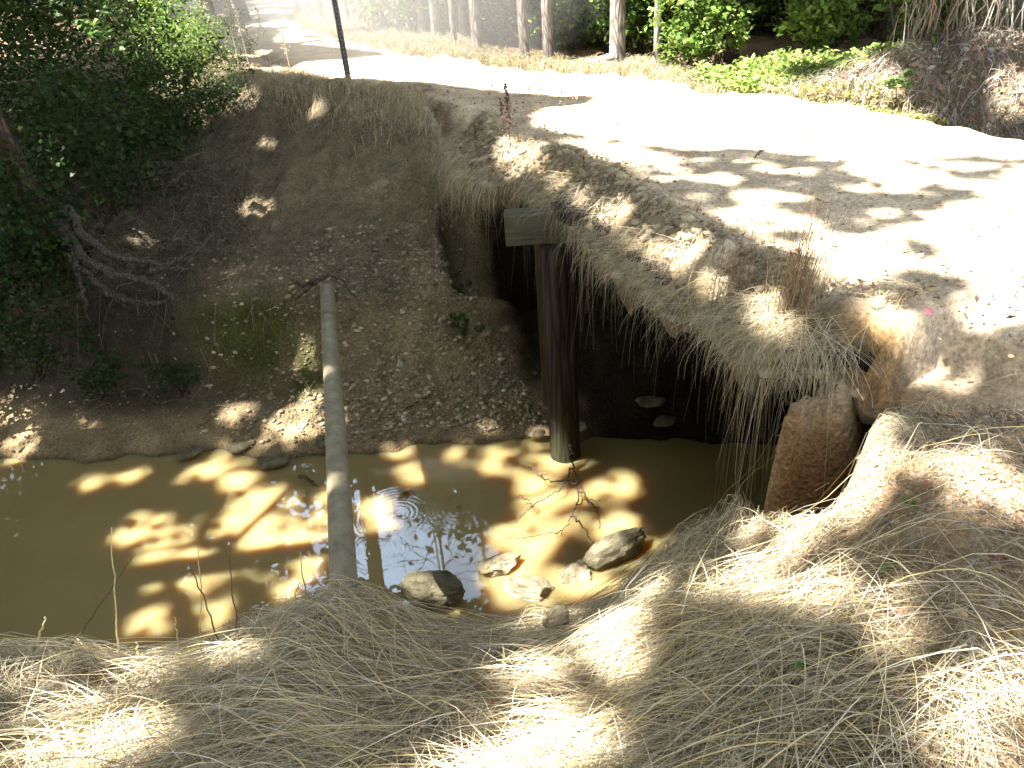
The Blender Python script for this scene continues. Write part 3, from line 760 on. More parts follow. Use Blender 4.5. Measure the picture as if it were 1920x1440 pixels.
dk = [(3.55, 12.3, .15, 'dark thick trunk behind the green verge, left of the leafy bright shrub'), (3.85, 13.7, .12, 'dark thin trunk just behind the thick dark trunk'), (4.75, 12.0, .17, 'black trunk left of the gap under the right hand shrubs'), (5.35, 12.3, .12, 'black slender trunk in the middle of the right hand gap'), (5.8, 11.9, .15, 'black trunk at the right of the shaded gap, above the ground cover'), (6.3, 11.2, .2, 'trunk draped with grey vines above the brush mound')]
for k, (x, y, r, lb) in enumerate(dk):
    tree('dark_tree', x, y, r, 13, lb, 'tree', M_BARK, (.0, .0), 'trees at the shaded wood edge', seed=120 + k, limbs=5)
# crown leaves, with extra leaf slabs added to keep light off the creek
def crowns(x0, x1, y0, y1, z0, z1, n, size, rng, clump=.5, test_gap=True, bright=1.0):
    # leaves gather in clumps
    nc_ = n // 14
    C = np.column_stack([x0 + (x1 - x0) * rng.random(nc_), y0 + (y1 - y0) * rng.random(nc_), z0 + (z1 - z0) * rng.random(nc_)])
    P = np.repeat(C, 14, axis=0) + rng.normal(size=(nc_ * 14, 3)) * np.array([clump, clump, clump * .6])
    sx_, sy_, sz_ = project_sun(P)
    thin = ((polydist(sx_, sy_, DAPPLE) > 0) & (sz_ > -.7)) | ((sy_ < 3.0) & (sx_ > .9))
    keep = (~sunmask(sx_, sy_, .02 + .3 * size, sz_) & ~(thin & (rng.random(len(P)) < .5))) | ((rng.random(len(P)) < .045) & (sz_ < -1))
    for q in LIT3D:
        d = P - q[:3]; keep &= np.linalg.norm(d - (d @ SUN)[:, None] * SUN, axis=1) > q[3] + .02 + .3 * size
    if test_gap: keep &= ~skygap(P)
    return P[keep]
rng = np.random.default_rng(11)
P1 = crowns(-13.5, .5, -4.5, 13.5, 8.5, 13.5, 200000, .13, rng, .35)
P2 = crowns(-17, 13, 9.5, 42, 8.5, 14, 80000, .3, rng, .6)
S = np.concatenate([.10 + .09 * rng.random(len(P1)), .26 + .2 * rng.random(len(P2))])
Pu = crowns(-16.5, 1.0, -5, 14.5, 13, 16.5, 52000, .3, rng, .5)  # upper leaf layer added for deeper shade over the creek
Pw = crowns(-14, -6.6, -4, 15, 1.2, 7.5, 26000, .2, rng, .5, False)  # wall of leaves at the left, added to shut out low sky light
S = np.concatenate([S[:len(P1)], .24 + .14 * rng.random(len(Pu)), .14 + .12 * rng.random(len(Pw)), S[len(P1):]])
Pv = crowns(-10.5, -4.6, 11.5, 17, 2.6, 8.5, 15000, .22, rng, .5)  # low leaves added to block sky glints on the water
S = np.concatenate([S[:len(P1) + len(Pu) + len(Pw)], .18 + .12 * rng.random(len(Pv)), S[len(P1) + len(Pu) + len(Pw):]])
Pw = np.concatenate([Pw, Pv])
Pb = crowns(-13, 2.5, -12, -4.5, 2.5, 13, 30000, .28, rng, .6, False)  # unseen leaf bank behind the viewer, added to darken creek and bridge
S = np.concatenate([S[:len(P1) + len(Pu) + len(Pw)], .24 + .14 * rng.random(len(Pb)), S[len(P1) + len(Pu) + len(Pw):]])
P1 = np.concatenate([P1, Pu, Pw, Pb])
P = np.concatenate([P1, P2])
TX = np.array([(t[1], t[2]) for t in TREES])
near_k = np.array([0, 1, 2, 4])
own = np.empty(len(P), int)
d = ((P[:len(P1), None, :2] - TX[None, near_k]) ** 2).sum(-1); own[:len(P1)] = near_k[d.argmin(1)]
for s in range(0, len(P2), 4000):
    d = ((P2[s:s + 4000, None, :2] - TX[None]) ** 2).sum(-1); own[len(P1) + s:len(P1) + s + 4000] = d.argmin(1)
Cc = greens(len(P), rng)
for k, (o, _, _) in enumerate(TREES):
    mk_ = own == k
    if mk_.sum() < 5: continue
    V, F, C = leaves(P[mk_] - np.array(o.location), S[mk_], Cc[mk_], rng, .5, .75)
    mk('crown', V, F, M_CANOPY, o, C, smooth=False)  # these meshes hold the added shading leaves too

lbr = empty('leafy_branch', (-4.36, 9.0, 1.1)); tag(lbr, 'broad leaved twig catching white sun against the dark shrubs', 'branch')
_r = np.random.default_rng(77); _t = _r.random(60)
_P = np.column_stack([-4.12 + .36 * _t + _r.normal(size=60) * .05, 8.88 + _r.normal(size=60) * .05, 1.22 - .40 * _t + _r.normal(size=60) * .035]) - np.array(lbr.location)
V, F, C = leaves(_P, .07 + .04 * _r.random(60), greens(60, _r, 1.6), _r, .35, .75); mk('leaf_spray', V, F, M_GREEN, lbr, C, smooth=False)
V, F = limb((-.3, .1, .25), (.55, -.1, -.2), .008, .003, 0, 12, 5, 6); mk('twig', V, F, M_BARK, lbr)

# exposed roots of the leaning tree, lying over the bank
rt = np.array(RT.location)
rootpaths = [[(-4.5, 8.1, -.5), (-4.2, 7.75, -.75), (-3.9, 7.6, -.9), (-3.4, 7.5, -1.0), (-3.1, 7.45, -1.05)], [(-4.55, 8.0, -.6), (-4.3, 7.6, -.95), (-4.1, 7.5, -1.15), (-3.85, 7.42, -1.4)],
             [(-4.5, 8.0, -.6), (-4.25, 7.62, -.9), (-3.9, 7.45, -1.02), (-3.55, 7.4, -1.1), (-3.35, 7.35, -1.3), (-3.4, 7.3, -1.5)], [(-4.4, 7.7, -.85), (-4.3, 7.5, -1.2), (-4.3, 7.4, -1.5)],
             [(-4.1, 7.5, -1.2), (-3.8, 7.4, -1.3), (-3.5, 7.35, -1.32), (-3.3, 7.4, -1.25)], [(-3.6, 7.5, -1.05), (-3.3, 7.5, -.95), (-3.05, 7.55, -.85)]]
for k, rp in enumerate(rootpaths):
    rp = np.array(rp); t = np.linspace(0, len(rp) - 1, 24)
    Q = np.stack([np.interp(t, np.arange(len(rp)), rp[:, c]) for c in range(3)], -1)
    Q += np.random.default_rng(k).normal(size=Q.shape) * .012
    V, F = tube(Q, np.linspace(.055, .014, 24) * (1 if k < 3 else .7), 10, True, .12, k)
    mk('root', V - rt, F, M_ROOT, RT)

# ------------------------------------------------------------------ shrubs
def shrub(name, x, y, z0, rx, ry, h, n, size, label, rng, bright=1.0, group=None, stems=5, pal=GREENS, cat='shrub', tilt=.7, mat=None, hollow=.35, stemr=.012):
    z = float(H(np.array([x]), np.array([y]))[0]) if z0 is None else z0
    o = empty(name, (x, y, z)); tag(o, label, cat, group)
    nc_ = max(6, n // 18)
    u = rng.normal(size=(nc_, 3)); u /= np.linalg.norm(u, axis=1)[:, None]
    rad = (hollow + (1 - hollow) * rng.random(nc_) ** .5)[:, None]
    C = u * rad * np.array([rx, ry, h * .5]) + np.array([0, 0, h * .52])
    C = C * (1 + .18 * rng.normal(size=(nc_, 1)))
    P = np.repeat(C, 18, axis=0) + rng.normal(size=(nc_ * 18, 3)) * .11 * (rx + ry + h) / 3 * np.array([1, 1, .7])
    P[:, 2] = np.maximum(P[:, 2], .02)
    V, F, CC = leaves(P, size * (.7 + .6 * rng.random(len(P))), greens(len(P), rng, bright, pal), rng, tilt, .6)
    mk('foliage', V, F, mat or M_GREEN, o, CC, smooth=False)
    ps = []
    for k in range(stems):
        c = C[rng.integers(0, nc_)]
        ps.append(limb((rng.normal() * .06, rng.normal() * .06, -.1), c, stemr, stemr * .35, 0, 8, int(rng.integers(1e6)), 5))
    V, F, _ = merge(ps); mk('stems', V, F, M_BARK, o)
    return o
rng = np.random.default_rng(21)
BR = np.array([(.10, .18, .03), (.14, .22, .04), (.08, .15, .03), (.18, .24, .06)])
leftsh = [(-4.75, 7.75, -1.1, .5, .45, 1.1, 1700, .07, 'dark leafy plant covering the foot of the leaning tree'), (-4.35, 10.9, None, .7, .8, 1.5, 2600, .07, 'dark shrub at the top of the far bank beside the dead grass'), (-4.6, 9.6, None, .75, .8, 1.9, 3200, .075, 'tall dark shrub on the far bank with a few white sunlit leaves'),
          (-5.3, 8.4, None, .8, .8, 1.9, 3000, .075, 'dense dark shrub in front of the brown trunk'), (-5.0, 7.4, -2.0, .7, .6, 1.3, 2400, .06, 'low dark shrub hanging over the muddy shelf'),
          (-5.6, 7.2, -1.9, .8, .7, 2.2, 2600, .075, 'dark leafy shrub at the left edge of the creek'), (-5.1, 12.2, None, .9, .9, 2.0, 2600, .07, 'dark green bush behind the bank top shrub'),
          (-6.4, 10.6, None, 1.1, 1.1, 2.4, 3000, .08, 'deep shaded bush left of the brown trunk'), (-4.15, 7.05, -2.1, .35, .25, .45, 700, .05, 'small green plant on the bank foot below the roots'),
          (-3.35, 6.95, -2.1, .25, .2, .35, 450, .045, 'small ferny plant on the bank right of the bare roots'), (-8.3, 13.2, None, 1.3, 1.2, 2.6, 2200, .1, 'shaded thicket bush beyond the brown trunk, upper left corner'), (-7.1, 12.4, None, 1.1, 1.0, 2.2, 2200, .09, 'shaded bush just right of the thicket in the upper left corner'), (-9.0, 16.5, None, 1.5, 1.4, 3.0, 2200, .12, 'deep wood bush at the back of the upper left corner'), (-7.4, 15.2, None, 1.1, 1.0, 2.4, 2000, .1, 'dark bush behind the sunlit bushes'), (-7.5, 8.6, None, 1.3, 1.2, 2.6, 3000, .09, 'shaded bush far left beyond the creek bend'), (-4.0, 11.9, None, .5, .5, .8, 1500, .05, 'bright green feathery shrub at the end of the dark bushes')]
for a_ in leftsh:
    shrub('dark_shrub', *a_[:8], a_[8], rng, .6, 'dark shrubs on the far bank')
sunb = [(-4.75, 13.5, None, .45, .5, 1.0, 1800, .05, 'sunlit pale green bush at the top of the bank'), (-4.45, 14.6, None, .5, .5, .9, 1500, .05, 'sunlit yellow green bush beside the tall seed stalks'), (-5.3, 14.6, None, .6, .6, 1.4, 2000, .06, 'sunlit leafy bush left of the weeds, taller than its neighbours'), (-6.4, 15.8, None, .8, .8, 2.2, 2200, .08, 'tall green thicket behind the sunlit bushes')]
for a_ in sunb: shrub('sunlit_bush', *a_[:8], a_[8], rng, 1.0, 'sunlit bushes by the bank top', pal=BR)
LBG = 'understorey shrubs behind the roadside pines'
und = []
for k in range(46):
    t = k / 45
    x = -2.2 + 9.2 * t + rng.normal() * .2; y = 16.6 - .62 * (x + 2.2) + 1.0 * rng.random() + (0.9 if x < 2 else .5) + 1.6 * (k % 2)
    und.append((x, y))
for k, (x, y) in enumerate(und):
    if polydist(np.array([x]), np.array([y]), ROADPOLY)[0] > -.9: continue
    shrub('understorey_shrub', x, y, None, .75, .6, 1.7 + .8 * rng.random(), 1500, .10, 'leafy shrub in the green understorey filling the gaps between pines', rng, 1.0 if k % 3 else 1.3, LBG, pal=GREENS if k % 3 else BR)
rb = [(2.85, 11.75, None, .45, .4, 1.2, 1300, .10, 'bright glossy leaved shrub overhanging the verge beside the thin pine'), (4.35, 11.1, None, .5, .45, 1.1, 1300, .10, 'arching bright green shrub in front of the dark trunks'), (5.4, 10.3, None, .55, .45, .9, 1200, .09, 'light green shrub behind the brush mound'), (3.3, 11.6, None, .35, .3, 1.2, 800, .09, 'mid green shrub before the thick dark trunk'), (4.9, 11.6, None, .5, .5, 1.6, 1200, .1, 'shrub with hanging leaves left of the shaded gap'), (6.1, 9.9, None, .7, .6, 2.0, 1500, .09, 'vine covered shrub over the brush mound')]
for a_ in rb: shrub('verge_shrub', *a_[:8], a_[8], rng, 1.0, 'shrubs along the right verge', pal=BR)

# far-off wood: everything behind, one mass of leaves
rng = np.random.default_rng(31)
n = 42000
P = np.column_stack([-32 + 64 * rng.random(n), 19 + 34 * rng.random(n), .2 + 6 * rng.random(n) ** 1.3])
k = (polydist(P[:, 0], P[:, 1], ROADPOLY) < -1.6) & (P[:, 1] > 18.5 - .55 * P[:, 0])
P = P[k]; P[:, 2] += .25
V, F, C = leaves(P, .25 + .3 * rng.random(len(P)), greens(len(P), rng, .8), rng, .8, .7)
tag(mk('distant_wood', V, F, M_CANOPY, colors=C, smooth=False), 'far shaded wood beyond the roadside pines', 'wood', kind='stuff')
# a leafy bush at the far bend of the road
shrub('bend_bush', -8.3, 35, None, 1.2, 1.0, 2.6, 1200, .2, 'pale green bush at the far bend of the dirt road', rng, 1.2, pal=BR, cat='bush')
shrub('bend_bush', -9.6, 27, None, 1.2, 2.0, 3.0, 1600, .2, 'dark bush along the left of the far road', rng, .9, cat='bush')
shrub('bend_bush', -8.2, 22.5, None, 1.2, 1.6, 2.6, 1600, .15, 'shaded bush left of the far road, behind the weeds', rng, .9, cat='bush')

# ------------------------------------------------------------------ dry grass
STRAW = np.array([(.52, .43, .26), (.46, .40, .28), (.38, .34, .26), (.60, .50, .31), (.30, .25, .18), (.50, .45, .36), (.56, .45, .22)])
def straw(n, rng, pal=STRAW, b=1.0):
    return pal[rng.integers(0, len(pal), n)] * (.45 + .85 * rng.random((n, 1)) ** .8) * b
def lying(n, base, ang, length, arch, width, rng, S=7, lift=.02, hfun=H, curl=.5, pal=STRAW, b=1.0, stiff=.9):
    """stems that lie along the ground, following it"""
    t = np.linspace(0, 1, S)[None]
    da = rng.normal(size=(n, 1)) * curl
    A = ang[:, None] + da * (t - .2)
    step = length[:, None] / (S - 1)
    dx = np.cumsum(np.cos(A) * step, 1) - np.cos(A[:, :1]) * step; dy = np.cumsum(np.sin(A) * step, 1) - np.sin(A[:, :1]) * step
    X = base[:, :1] + dx; Y = base[:, 1:2] + dy
    Z = hfun(X.ravel(), Y.ravel()).reshape(X.shape)
    # stiff stems bridge small hollows: blend with the chord
    chord = Z[:, :1] + (Z[:, -1:] - Z[:, :1]) * t
    Z = np.maximum(Z, stiff * chord + (1 - stiff) * Z) + lift * rng.random((n, 1)) + arch[:, None] * (4 * t * (1 - t)) ** .8 * .8 + .15 * arch[:, None] * t
    P = np.stack([X, Y, Z], -1)
    W = width[:, None] * (1 - .75 * t) * np.ones((n, 1))
    d = P[:, -1] - P[:, 0]
    sd = np.cross(d, rng.normal(size=(n, 3)) + np.array([0, 0, 1.2])); sd /= np.linalg.norm(sd, axis=1)[:, None] + 1e-9
    return ribbons(P, W, sd, straw(n, rng, pal, b))
rng = np.random.default_rng(41)
def nearok(x, y):
    return (polydist(x, y, PIT) < -.02) & (polydist(x, y, ROADPOLY) < .05)
def tufted(ntuft, per, x0, x1, y0, y1, dens, rng, spread=.05):
    bx = x0 + (x1 - x0) * rng.random(ntuft); by = y0 + (y1 - y0) * rng.random(ntuft)
    k = (rng.random(ntuft) < dens(bx, by)) & nearok(bx, by)
    bx, by = bx[k], by[k]
    B = np.repeat(np.column_stack([bx, by]), per, axis=0) + rng.normal(size=(len(bx) * per, 2)) * spread
    tid = np.repeat(np.arange(len(bx)), per)
    return B, tid, len(bx)
def flow(x, y):
    # right: stems sweep down to the left; centre: lie across; left: tangled
    a = np.interp(x, [-2.5, -1.2, -.2, .6, 1.2, 2.0], [2.2, 2.9, 3.2, 3.62, 3.75, 3.4])
    a = a - .35 * sm((1.7 - y) / .8) * (x > .2)
    return a + .9 * fbm(x, y, .8, 2, 6)
def dens1(x, y):
    d = np.ones_like(x)
    d *= 1 - .95 * sm((x - .95 - .5 * (y - 1.6) * 0 + .25 * fbm(x, y, .5, 2, 3)) / .35) * sm((y - 1.25) / .25)
    d *= H(x, y) > -1.95
    return d * (.45 + .55 * sm((fbm(x, y, .5, 2, 9) + .35) / .4))
parts = []
B, tid, nt_ = tufted(2100, 14, -3.6, 3.2, .55, 3.9, dens1, rng, .06)
ta = flow(B[:, 0], B[:, 1]) + (rng.normal(size=nt_) * 1.0)[tid]
nb = len(B)
ang = ta + rng.normal(size=nb) * .32
L = (.22 + .42 * rng.random(nb)) * (.7 + .6 * rng.random(nt_)[tid])
ar = (.015 + .10 * rng.random(nb) ** 2) * (.4 + 1.0 * rng.random(nt_)[tid])
parts.append(lying(nb, B, ang, L, ar, .0008 + .0010 * rng.random(nb), rng, 8, .035, H, .16, b=1.2))
# loose single straws in every direction
nb = 11000; B = np.column_stack([-3.4 + 6.4 * rng.random(nb), .6 + 3.0 * rng.random(nb)]); B = B[nearok(B[:, 0], B[:, 1]) & (rng.random(nb) < dens1(B[:, 0], B[:, 1]) + .04)]
nb = len(B); parts.append(lying(nb, B, flow(B[:, 0], B[:, 1]) + rng.normal(size=nb) * 1.1, .2 + .55 * rng.random(nb), .02 + .10 * rng.random(nb), .0010 + .0013 * rng.random(nb), rng, 7, .09, H, .10, b=1.4))
# short broken chaff under them
nb = 42000; B = np.column_stack([-3.4 + 6.4 * rng.random(nb), .6 + 3.2 * rng.random(nb)]); B = B[nearok(B[:, 0], B[:, 1]) & (rng.random(nb) < dens1(B[:, 0], B[:, 1]) + .08)]
nb = len(B); parts.append(lying(nb, B, rng.random(nb) * 6.28, .03 + .10 * rng.random(nb), .01 + .02 * rng.random(nb), .0009 + .001 * rng.random(nb), rng, 4, .03, H, .8, b=.8))
# thin grey straw scattered over the gravel at the right
nb = 15000; B = np.column_stack([.7 + 2.6 * rng.random(nb), 1.0 + 2.0 * rng.random(nb)]); B = B[(polydist(B[:, 0], B[:, 1], PIT) < .03) & (polydist(B[:, 0], B[:, 1], ROADPOLY) < .1) & (rng.random(nb) < .25 + .75 * sm((fbm(B[:, 0], B[:, 1], .35, 2, 3) + .3) / .5))]
nb = len(B); parts.append(lying(nb, B, rng.random(nb) * 6.28, .03 + .2 * rng.random(nb) ** 2, .01 + .04 * rng.random(nb), .0007 + .0009 * rng.random(nb), rng, 5, .03, H, .4, pal=np.array([(.36, .31, .23), (.28, .24, .18), (.44, .37, .26)])))
# straw bending over the pit rim
nb = 900; q_ = rng.random(nb); rim = np.array([(1.64, 2.8), (1.50, 2.60), (1.34, 2.40), (1.17, 2.2), (1.04, 2.3), (.98, 2.5)]); B = np.stack([np.interp(q_ * 5, np.arange(6), rim[:, 0]), np.interp(q_ * 5, np.arange(6), rim[:, 1])], -1) + rng.normal(size=(nb, 2)) * .05 + np.array([.06, -.06])
parts.append(lying(nb, B, 2.3 + rng.normal(size=nb) * .8, .06 + .25 * rng.random(nb), .02 + .06 * rng.random(nb), .0008 + .001 * rng.random(nb), rng, 6, .03, H, .5, stiff=.6))
# fringe hanging past the lip over the water
nb = 2600; B = np.column_stack([-3 + 4.3 * rng.random(nb), 2.4 + .8 * rng.random(nb)]); B = B[nearok(B[:, 0], B[:, 1])]; nb = len(B)
parts.append(lying(nb, B, 1.57 + rng.normal(size=nb) * .9, .2 + .35 * rng.random(nb), .03 + .12 * rng.random(nb), .001 + .001 * rng.random(nb), rng, 8, .03, H, .6))
V, F, C = merge(parts)
tag(mk('dry_grass', V, F, M_GRASS, colors=C, smooth=False), 'matted straw coloured dead grass over the near bank', 'grass', kind='stuff')

# dead grass along the bridge edge, hanging over the void
rng = np.random.default_rng(51)
parts = []
def hanging(n, t0, t1, inset, Lr, out, drop, rng, width=.0012, pal=STRAW, b=1.0, S=8):
    tt = t0 + (t1 - t0) * rng.random(n)
    # clumps
    tt = np.clip(tt + .16 * np.sin(tt * 17) + .13 * np.sin(tt * 41) + .05 * np.sin(tt * 97), t0, t1)
    p, d = edgepoint(tt)
    ins = inset[0] + (inset[1] - inset[0]) * rng.random(n)
    base = p + d * ins[:, None]
    zb = roadz(base[:, 0], base[:, 1]) - np.interp(tt, [0, 2, 5], [.17, .20, .30]) * (1 - sm(ins / .42)) + .01
    L = (Lr[0] + (Lr[1] - Lr[0]) * rng.random(n) ** 1.5) * (.55 + .9 * vn(tt * 4, tt * 0, 6)) * np.interp(tt, [0, 1, 3, 6], [1, .5, .6, 1])
    s = np.linspace(0, 1, S)[None]
    side = np.stack([-d[:, 1], d[:, 0]], -1)
    wv = rng.normal(size=(n, 1)) * .25
    dirv = -d + side * wv * 3.2 + rng.normal(size=(n, 2)) * .3
    o_ = out * (.4 + .9 * rng.random(n))
    reach = (ins + .03 + o_ * .5)[:, None] * (1 - (1 - s) ** 2.0)
    fall = (L * drop)[:, None] * np.clip(s - .18, 0, 1) ** 1.4 * 1.25
    up = (.05 * rng.random(n))[:, None] * (4 * s * (1 - s))
    P = np.stack([base[:, :1] + dirv[:, :1] * reach, base[:, 1:] + dirv[:, 1:] * reach, zb[:, None] + up - fall], -1)
    P[:, :, 0] += rng.normal(size=(n, 1)) * .05 * s ** 2; P[:, :, 1] += rng.normal(size=(n, 1)) * .05 * s ** 2
    W = width * (.7 + .7 * rng.random((n, 1))) * (1 - .7 * s)
    sd = rng.normal(size=(n, 3)) + np.array([.8, 0, 0]); sd[:, 2] *= .2; sd /= np.linalg.norm(sd, axis=1)[:, None]
    return ribbons(P, W, sd, straw(n, rng, pal, b))
parts.append(hanging(2600, .2, 9.6, (.0, .30), (.04, .26), .06, .8, rng, .0013))
parts.append(hanging(900, .2, 9.6, (.0, .12), (.15, .5), .10, .8, rng, .0011))
parts.append(hanging(700, 8.2, 11, (.0, .2), (.2, .6), .16, .9, rng))
parts.append(hanging(170, .0, 2.2, (.0, .25), (.2, .55), .12, .95, rng))
parts.append(hanging(150, 1.0, 8.5, (.0, .05), (.5, 1.1), .02, 1.0, rng, .0010))
parts.append(hanging(90, .0, 1.8, (.0, .1), (.8, 2.4), .08, 1.0, rng, .0013))
# matted thatch on the shoulder
nb = 8000; tt = 10.8 * rng.random(nb); p, d = edgepoint(tt); ins = (.02 + .55 * rng.random(nb) ** 1.5)[:, None]; B = p + d * ins
def shoulder(x, y):
    dr = polydist(x, y, ROADPOLY)
    return roadz(x, y) - .30 * (1 - sm(dr / .42))
along = np.arctan2(d[:, 1], d[:, 0])
parts.append(lying(nb, B, along + math.pi + rng.normal(size=nb) * 1.0, .05 + .16 * rng.random(nb), .015 + .05 * rng.random(nb), .0009 + .0014 * rng.random(nb), rng, 5, .03, shoulder, .5, b=.9))
# short stubble further on to the road
nb = 5000; tt = 10.8 * rng.random(nb); p, d = edgepoint(tt); ins = (.3 + .8 * rng.random(nb) ** 2)[:, None]; B = p + d * ins
parts.append(lying(nb, B, rng.random(nb) * 6.28, .03 + .09 * rng.random(nb), .01 + .03 * rng.random(nb), .0008 + .0008 * rng.random(nb), rng, 4, .01, shoulder, .7, b=.8))
# thick hank hanging over the pit mouth
V, F, C = merge(parts)
tag(mk('hanging_grass', V, F, M_GRASS, colors=C, smooth=False), 'dead grass and rootlets hanging off the broken bridge edge', 'grass', kind='stuff')

# far bank: thin dead grass, twigs
rng = np.random.default_rng(61)
BANK = np.array([(.20, .165, .105), (.26, .22, .15), (.16, .13, .085), (.30, .25, .17)])
parts = []
n = 60000; B = np.column_stack([-5.2 + 5.2 * rng.random(n), 7.2 + 6.3 * rng.random(n)])
z = H(B[:, 0], B[:, 1])
k = (z > -1.35 + .5 * fbm(B[:, 0], B[:, 1], .6, 2, 2)) & (polydist(B[:, 0], B[:, 1], ROADPOLY) < .12) & (rng.random(n) < .35 + .65 * sm((fbm(B[:, 0], B[:, 1], .7, 3, 12) + .2) / .4))
B = B[k]; n = len(B)
parts.append(lying(n, B, -1.6 + rng.normal(size=n) * 1.1, .06 + .14 * rng.random(n), .02 + .06 * rng.random(n), .0013 + .0012 * rng.random(n), rng, 4, .02, H, .6, pal=BANK))
n2 = 900; B2 = np.column_stack([-4.8 + 4.8 * rng.random(n2), 6.6 + 4.5 * rng.random(n2)])
k = (H(B2[:, 0], B2[:, 1]) > WATER + .1) & (polydist(B2[:, 0], B2[:, 1], BRIDGEPOLY) < 0); B2 = B2[k]; n2 = len(B2)
parts.append(lying(n2, B2, rng.random(n2) * 6.28, .1 + .35 * rng.random(n2), .01 + .05 * rng.random(n2), .002 + .0025 * rng.random(n2), rng, 6, .03, H, .5, pal=np.array([(.2, .165, .12), (.3, .26, .2), (.12, .09, .06)])))
# taller bleached grass along the crest of the bank
n = 9000; tt = rng.random(n); cx = -4.6 + 4.3 * tt; cy = np.interp(cx, [-4.6, -3.4, -2.7, -1.9, -1.0, -.4], [13.6, 12.6, 11.7, 11.0, 10.3, 9.2]) + rng.normal(size=n) * .35
B = np.column_stack([cx, cy]); k = polydist(cx, cy, ROADPOLY) < .15; B = B[k]; n = len(B)
parts.append(lying(n, B, rng.random(n) * 6.28, .06 + .1 * rng.random(n), .05 + .1 * rng.random(n), .0016 + .0012 * rng.random(n), rng, 4, .03, H, .4))
V, F, C = merge(parts)
tag(mk('bank_grass', V, F, M_GRASS, colors=C, smooth=False), 'thin dead grass on the shaded far bank', 'grass', kind='stuff')

# verge beyond the road: broomsedge and pine straw; then green ground cover
rng = np.random.default_rng(71)
RUST = np.array([(.34, .27, .17), (.40, .33, .22), (.28, .20, .12), (.44, .37, .26), (.22, .24, .10)])
parts = []
n = 26000; t = rng.random(n)
tx = 16.2 + 2.6 * t
k0 = np.interp(15 + 5.5 * rng.random(n), np.arange(len(RR)), np.arange(len(RR)))
rp = smooth_poly(RR, k0); off = rng.random(n) ** 1.3 * 1.3
nrm_ = smooth_poly(RR, k0) - smooth_poly(RL, k0); nrm_ /= np.linalg.norm(nrm_, axis=1)[:, None]
B = rp + nrm_ * off[:, None]
keep = B[:, 0] < 2.9; B = B[keep]; n = len(B)
parts.append(lying(n, B, rng.random(n) * 6.28, .1 + .2 * rng.random(n), .04 + .12 * rng.random(n), .0022 + .002 * rng.random(n), rng, 5, .03, H, .5, pal=RUST))
V, F, C = merge(parts)
tag(mk('verge_grass', V, F, M_GRASS, colors=C, smooth=False), 'rusty broomsedge and pine straw along the far road edge', 'grass', kind='stuff')
n = 13000; B = np.column_stack([2.3 + 3.2 * rng.random(n), 8.6 + 2.6 * rng.random(n)])
dr = polydist(B[:, 0], B[:, 1], ROADPOLY); k = (dr < -.05) & (dr > -1.5 + .5 * rng.random(n)) & (B[:, 1] + .35 * B[:, 0] > 10.45 + .15 * rng.normal(size=n)) ; B = B[k]; n = len(B)
P = np.column_stack([B, H(B[:, 0], B[:, 1]) + .02 + .16 * rng.random(n)])
V, F, C = leaves(P, .05 + .05 * rng.random(n), greens(n, rng, 1.1, np.array([(.16, .24, .05), (.22, .28, .07), (.12, .2, .04), (.26, .28, .1)])), rng, .7, .6)
tag(mk('ground_cover', V, F, M_GREEN, colors=C, smooth=False), 'yellow green weeds covering the sunny right verge', 'weeds', kind='stuff')
# low yellow weeds under the brush mound
n = 1500; tq = np.interp(10.2 + 4.6 * rng.random(n), np.arange(len(RR)), np.arange(len(RR))); rp = smooth_poly(RR, tq) + np.column_stack([.02 + .22 * rng.random(n), .02 + .12 * rng.random(n)])
P = np.column_stack([rp, np.maximum(H(rp[:, 0], rp[:, 1]), -.2) + .03 + .1 * rng.random(n)])
V, F, C = leaves(P, .035 + .03 * rng.random(n), greens(n, rng, 1, np.array([(.34, .32, .10), (.26, .28, .08), (.4, .34, .14)])), rng, .7, .6)
tag(mk('yellow_weeds', V, F, M_GREEN, colors=C, smooth=False), 'low yellowish weeds at the foot of the brush mound', 'weeds', kind='stuff')

# ------------------------------------------------------------------ brush mound of grey twigs, vines
rng = np.random.default_rng(81)
GREY = np.array([(.17, .145, .12), (.25, .22, .18), (.10, .08, .065), (.32, .29, .25), (.19, .13, .09)])
bh = empty('brush_heap', (4.9, 8.6, .2)); tag(bh, 'heap of grey dead brush and vines at the road corner', 'brush heap')
def moundz(x, y): return H(x, y, False)
parts = []
n = 17000; B = np.column_stack([3.2 + 4.0 * rng.random(n), 6.2 + 4.2 * rng.random(n)])
k = (polydist(B[:, 0], B[:, 1], ROADPOLY) < -.02) & (B[:, 1] + .35 * B[:, 0] < 10.55 + .15 * rng.normal(size=n)); B = B[k]; n = len(B)
parts.append(lying(n, B, rng.random(n) * 6.28, .08 + .3 * rng.random(n), .02 + .13 * rng.random(n), .0015 + .0022 * rng.random(n), rng, 7, .12, moundz, 1.4, pal=GREY))
V, F, C = merge(parts); mk('twigs', V - np.array(bh.location), F, M_TWIG, bh, C, smooth=False)
n = 3200; B = np.column_stack([3.2 + 3.6 * rng.random(n), 6.4 + 4.0 * rng.random(n)])
k = (polydist(B[:, 0], B[:, 1], ROADPOLY) < -.02) & (B[:, 1] + .35 * B[:, 0] < 10.5); B = B[k]; n = len(B)
P = np.column_stack([B, moundz(B[:, 0], B[:, 1]) + .03 + .12 * rng.random(n)])
V, F, C = leaves(P, .05 + .05 * rng.random(n), greens(n, rng, 1, np.array([(.30, .17, .09), (.36, .28, .20), (.42, .38, .34), (.22, .12, .07)])), rng, .8, .55)
mk('dead_leaves', V - np.array(bh.location), F, M_LITTER, bh, C, smooth=False)
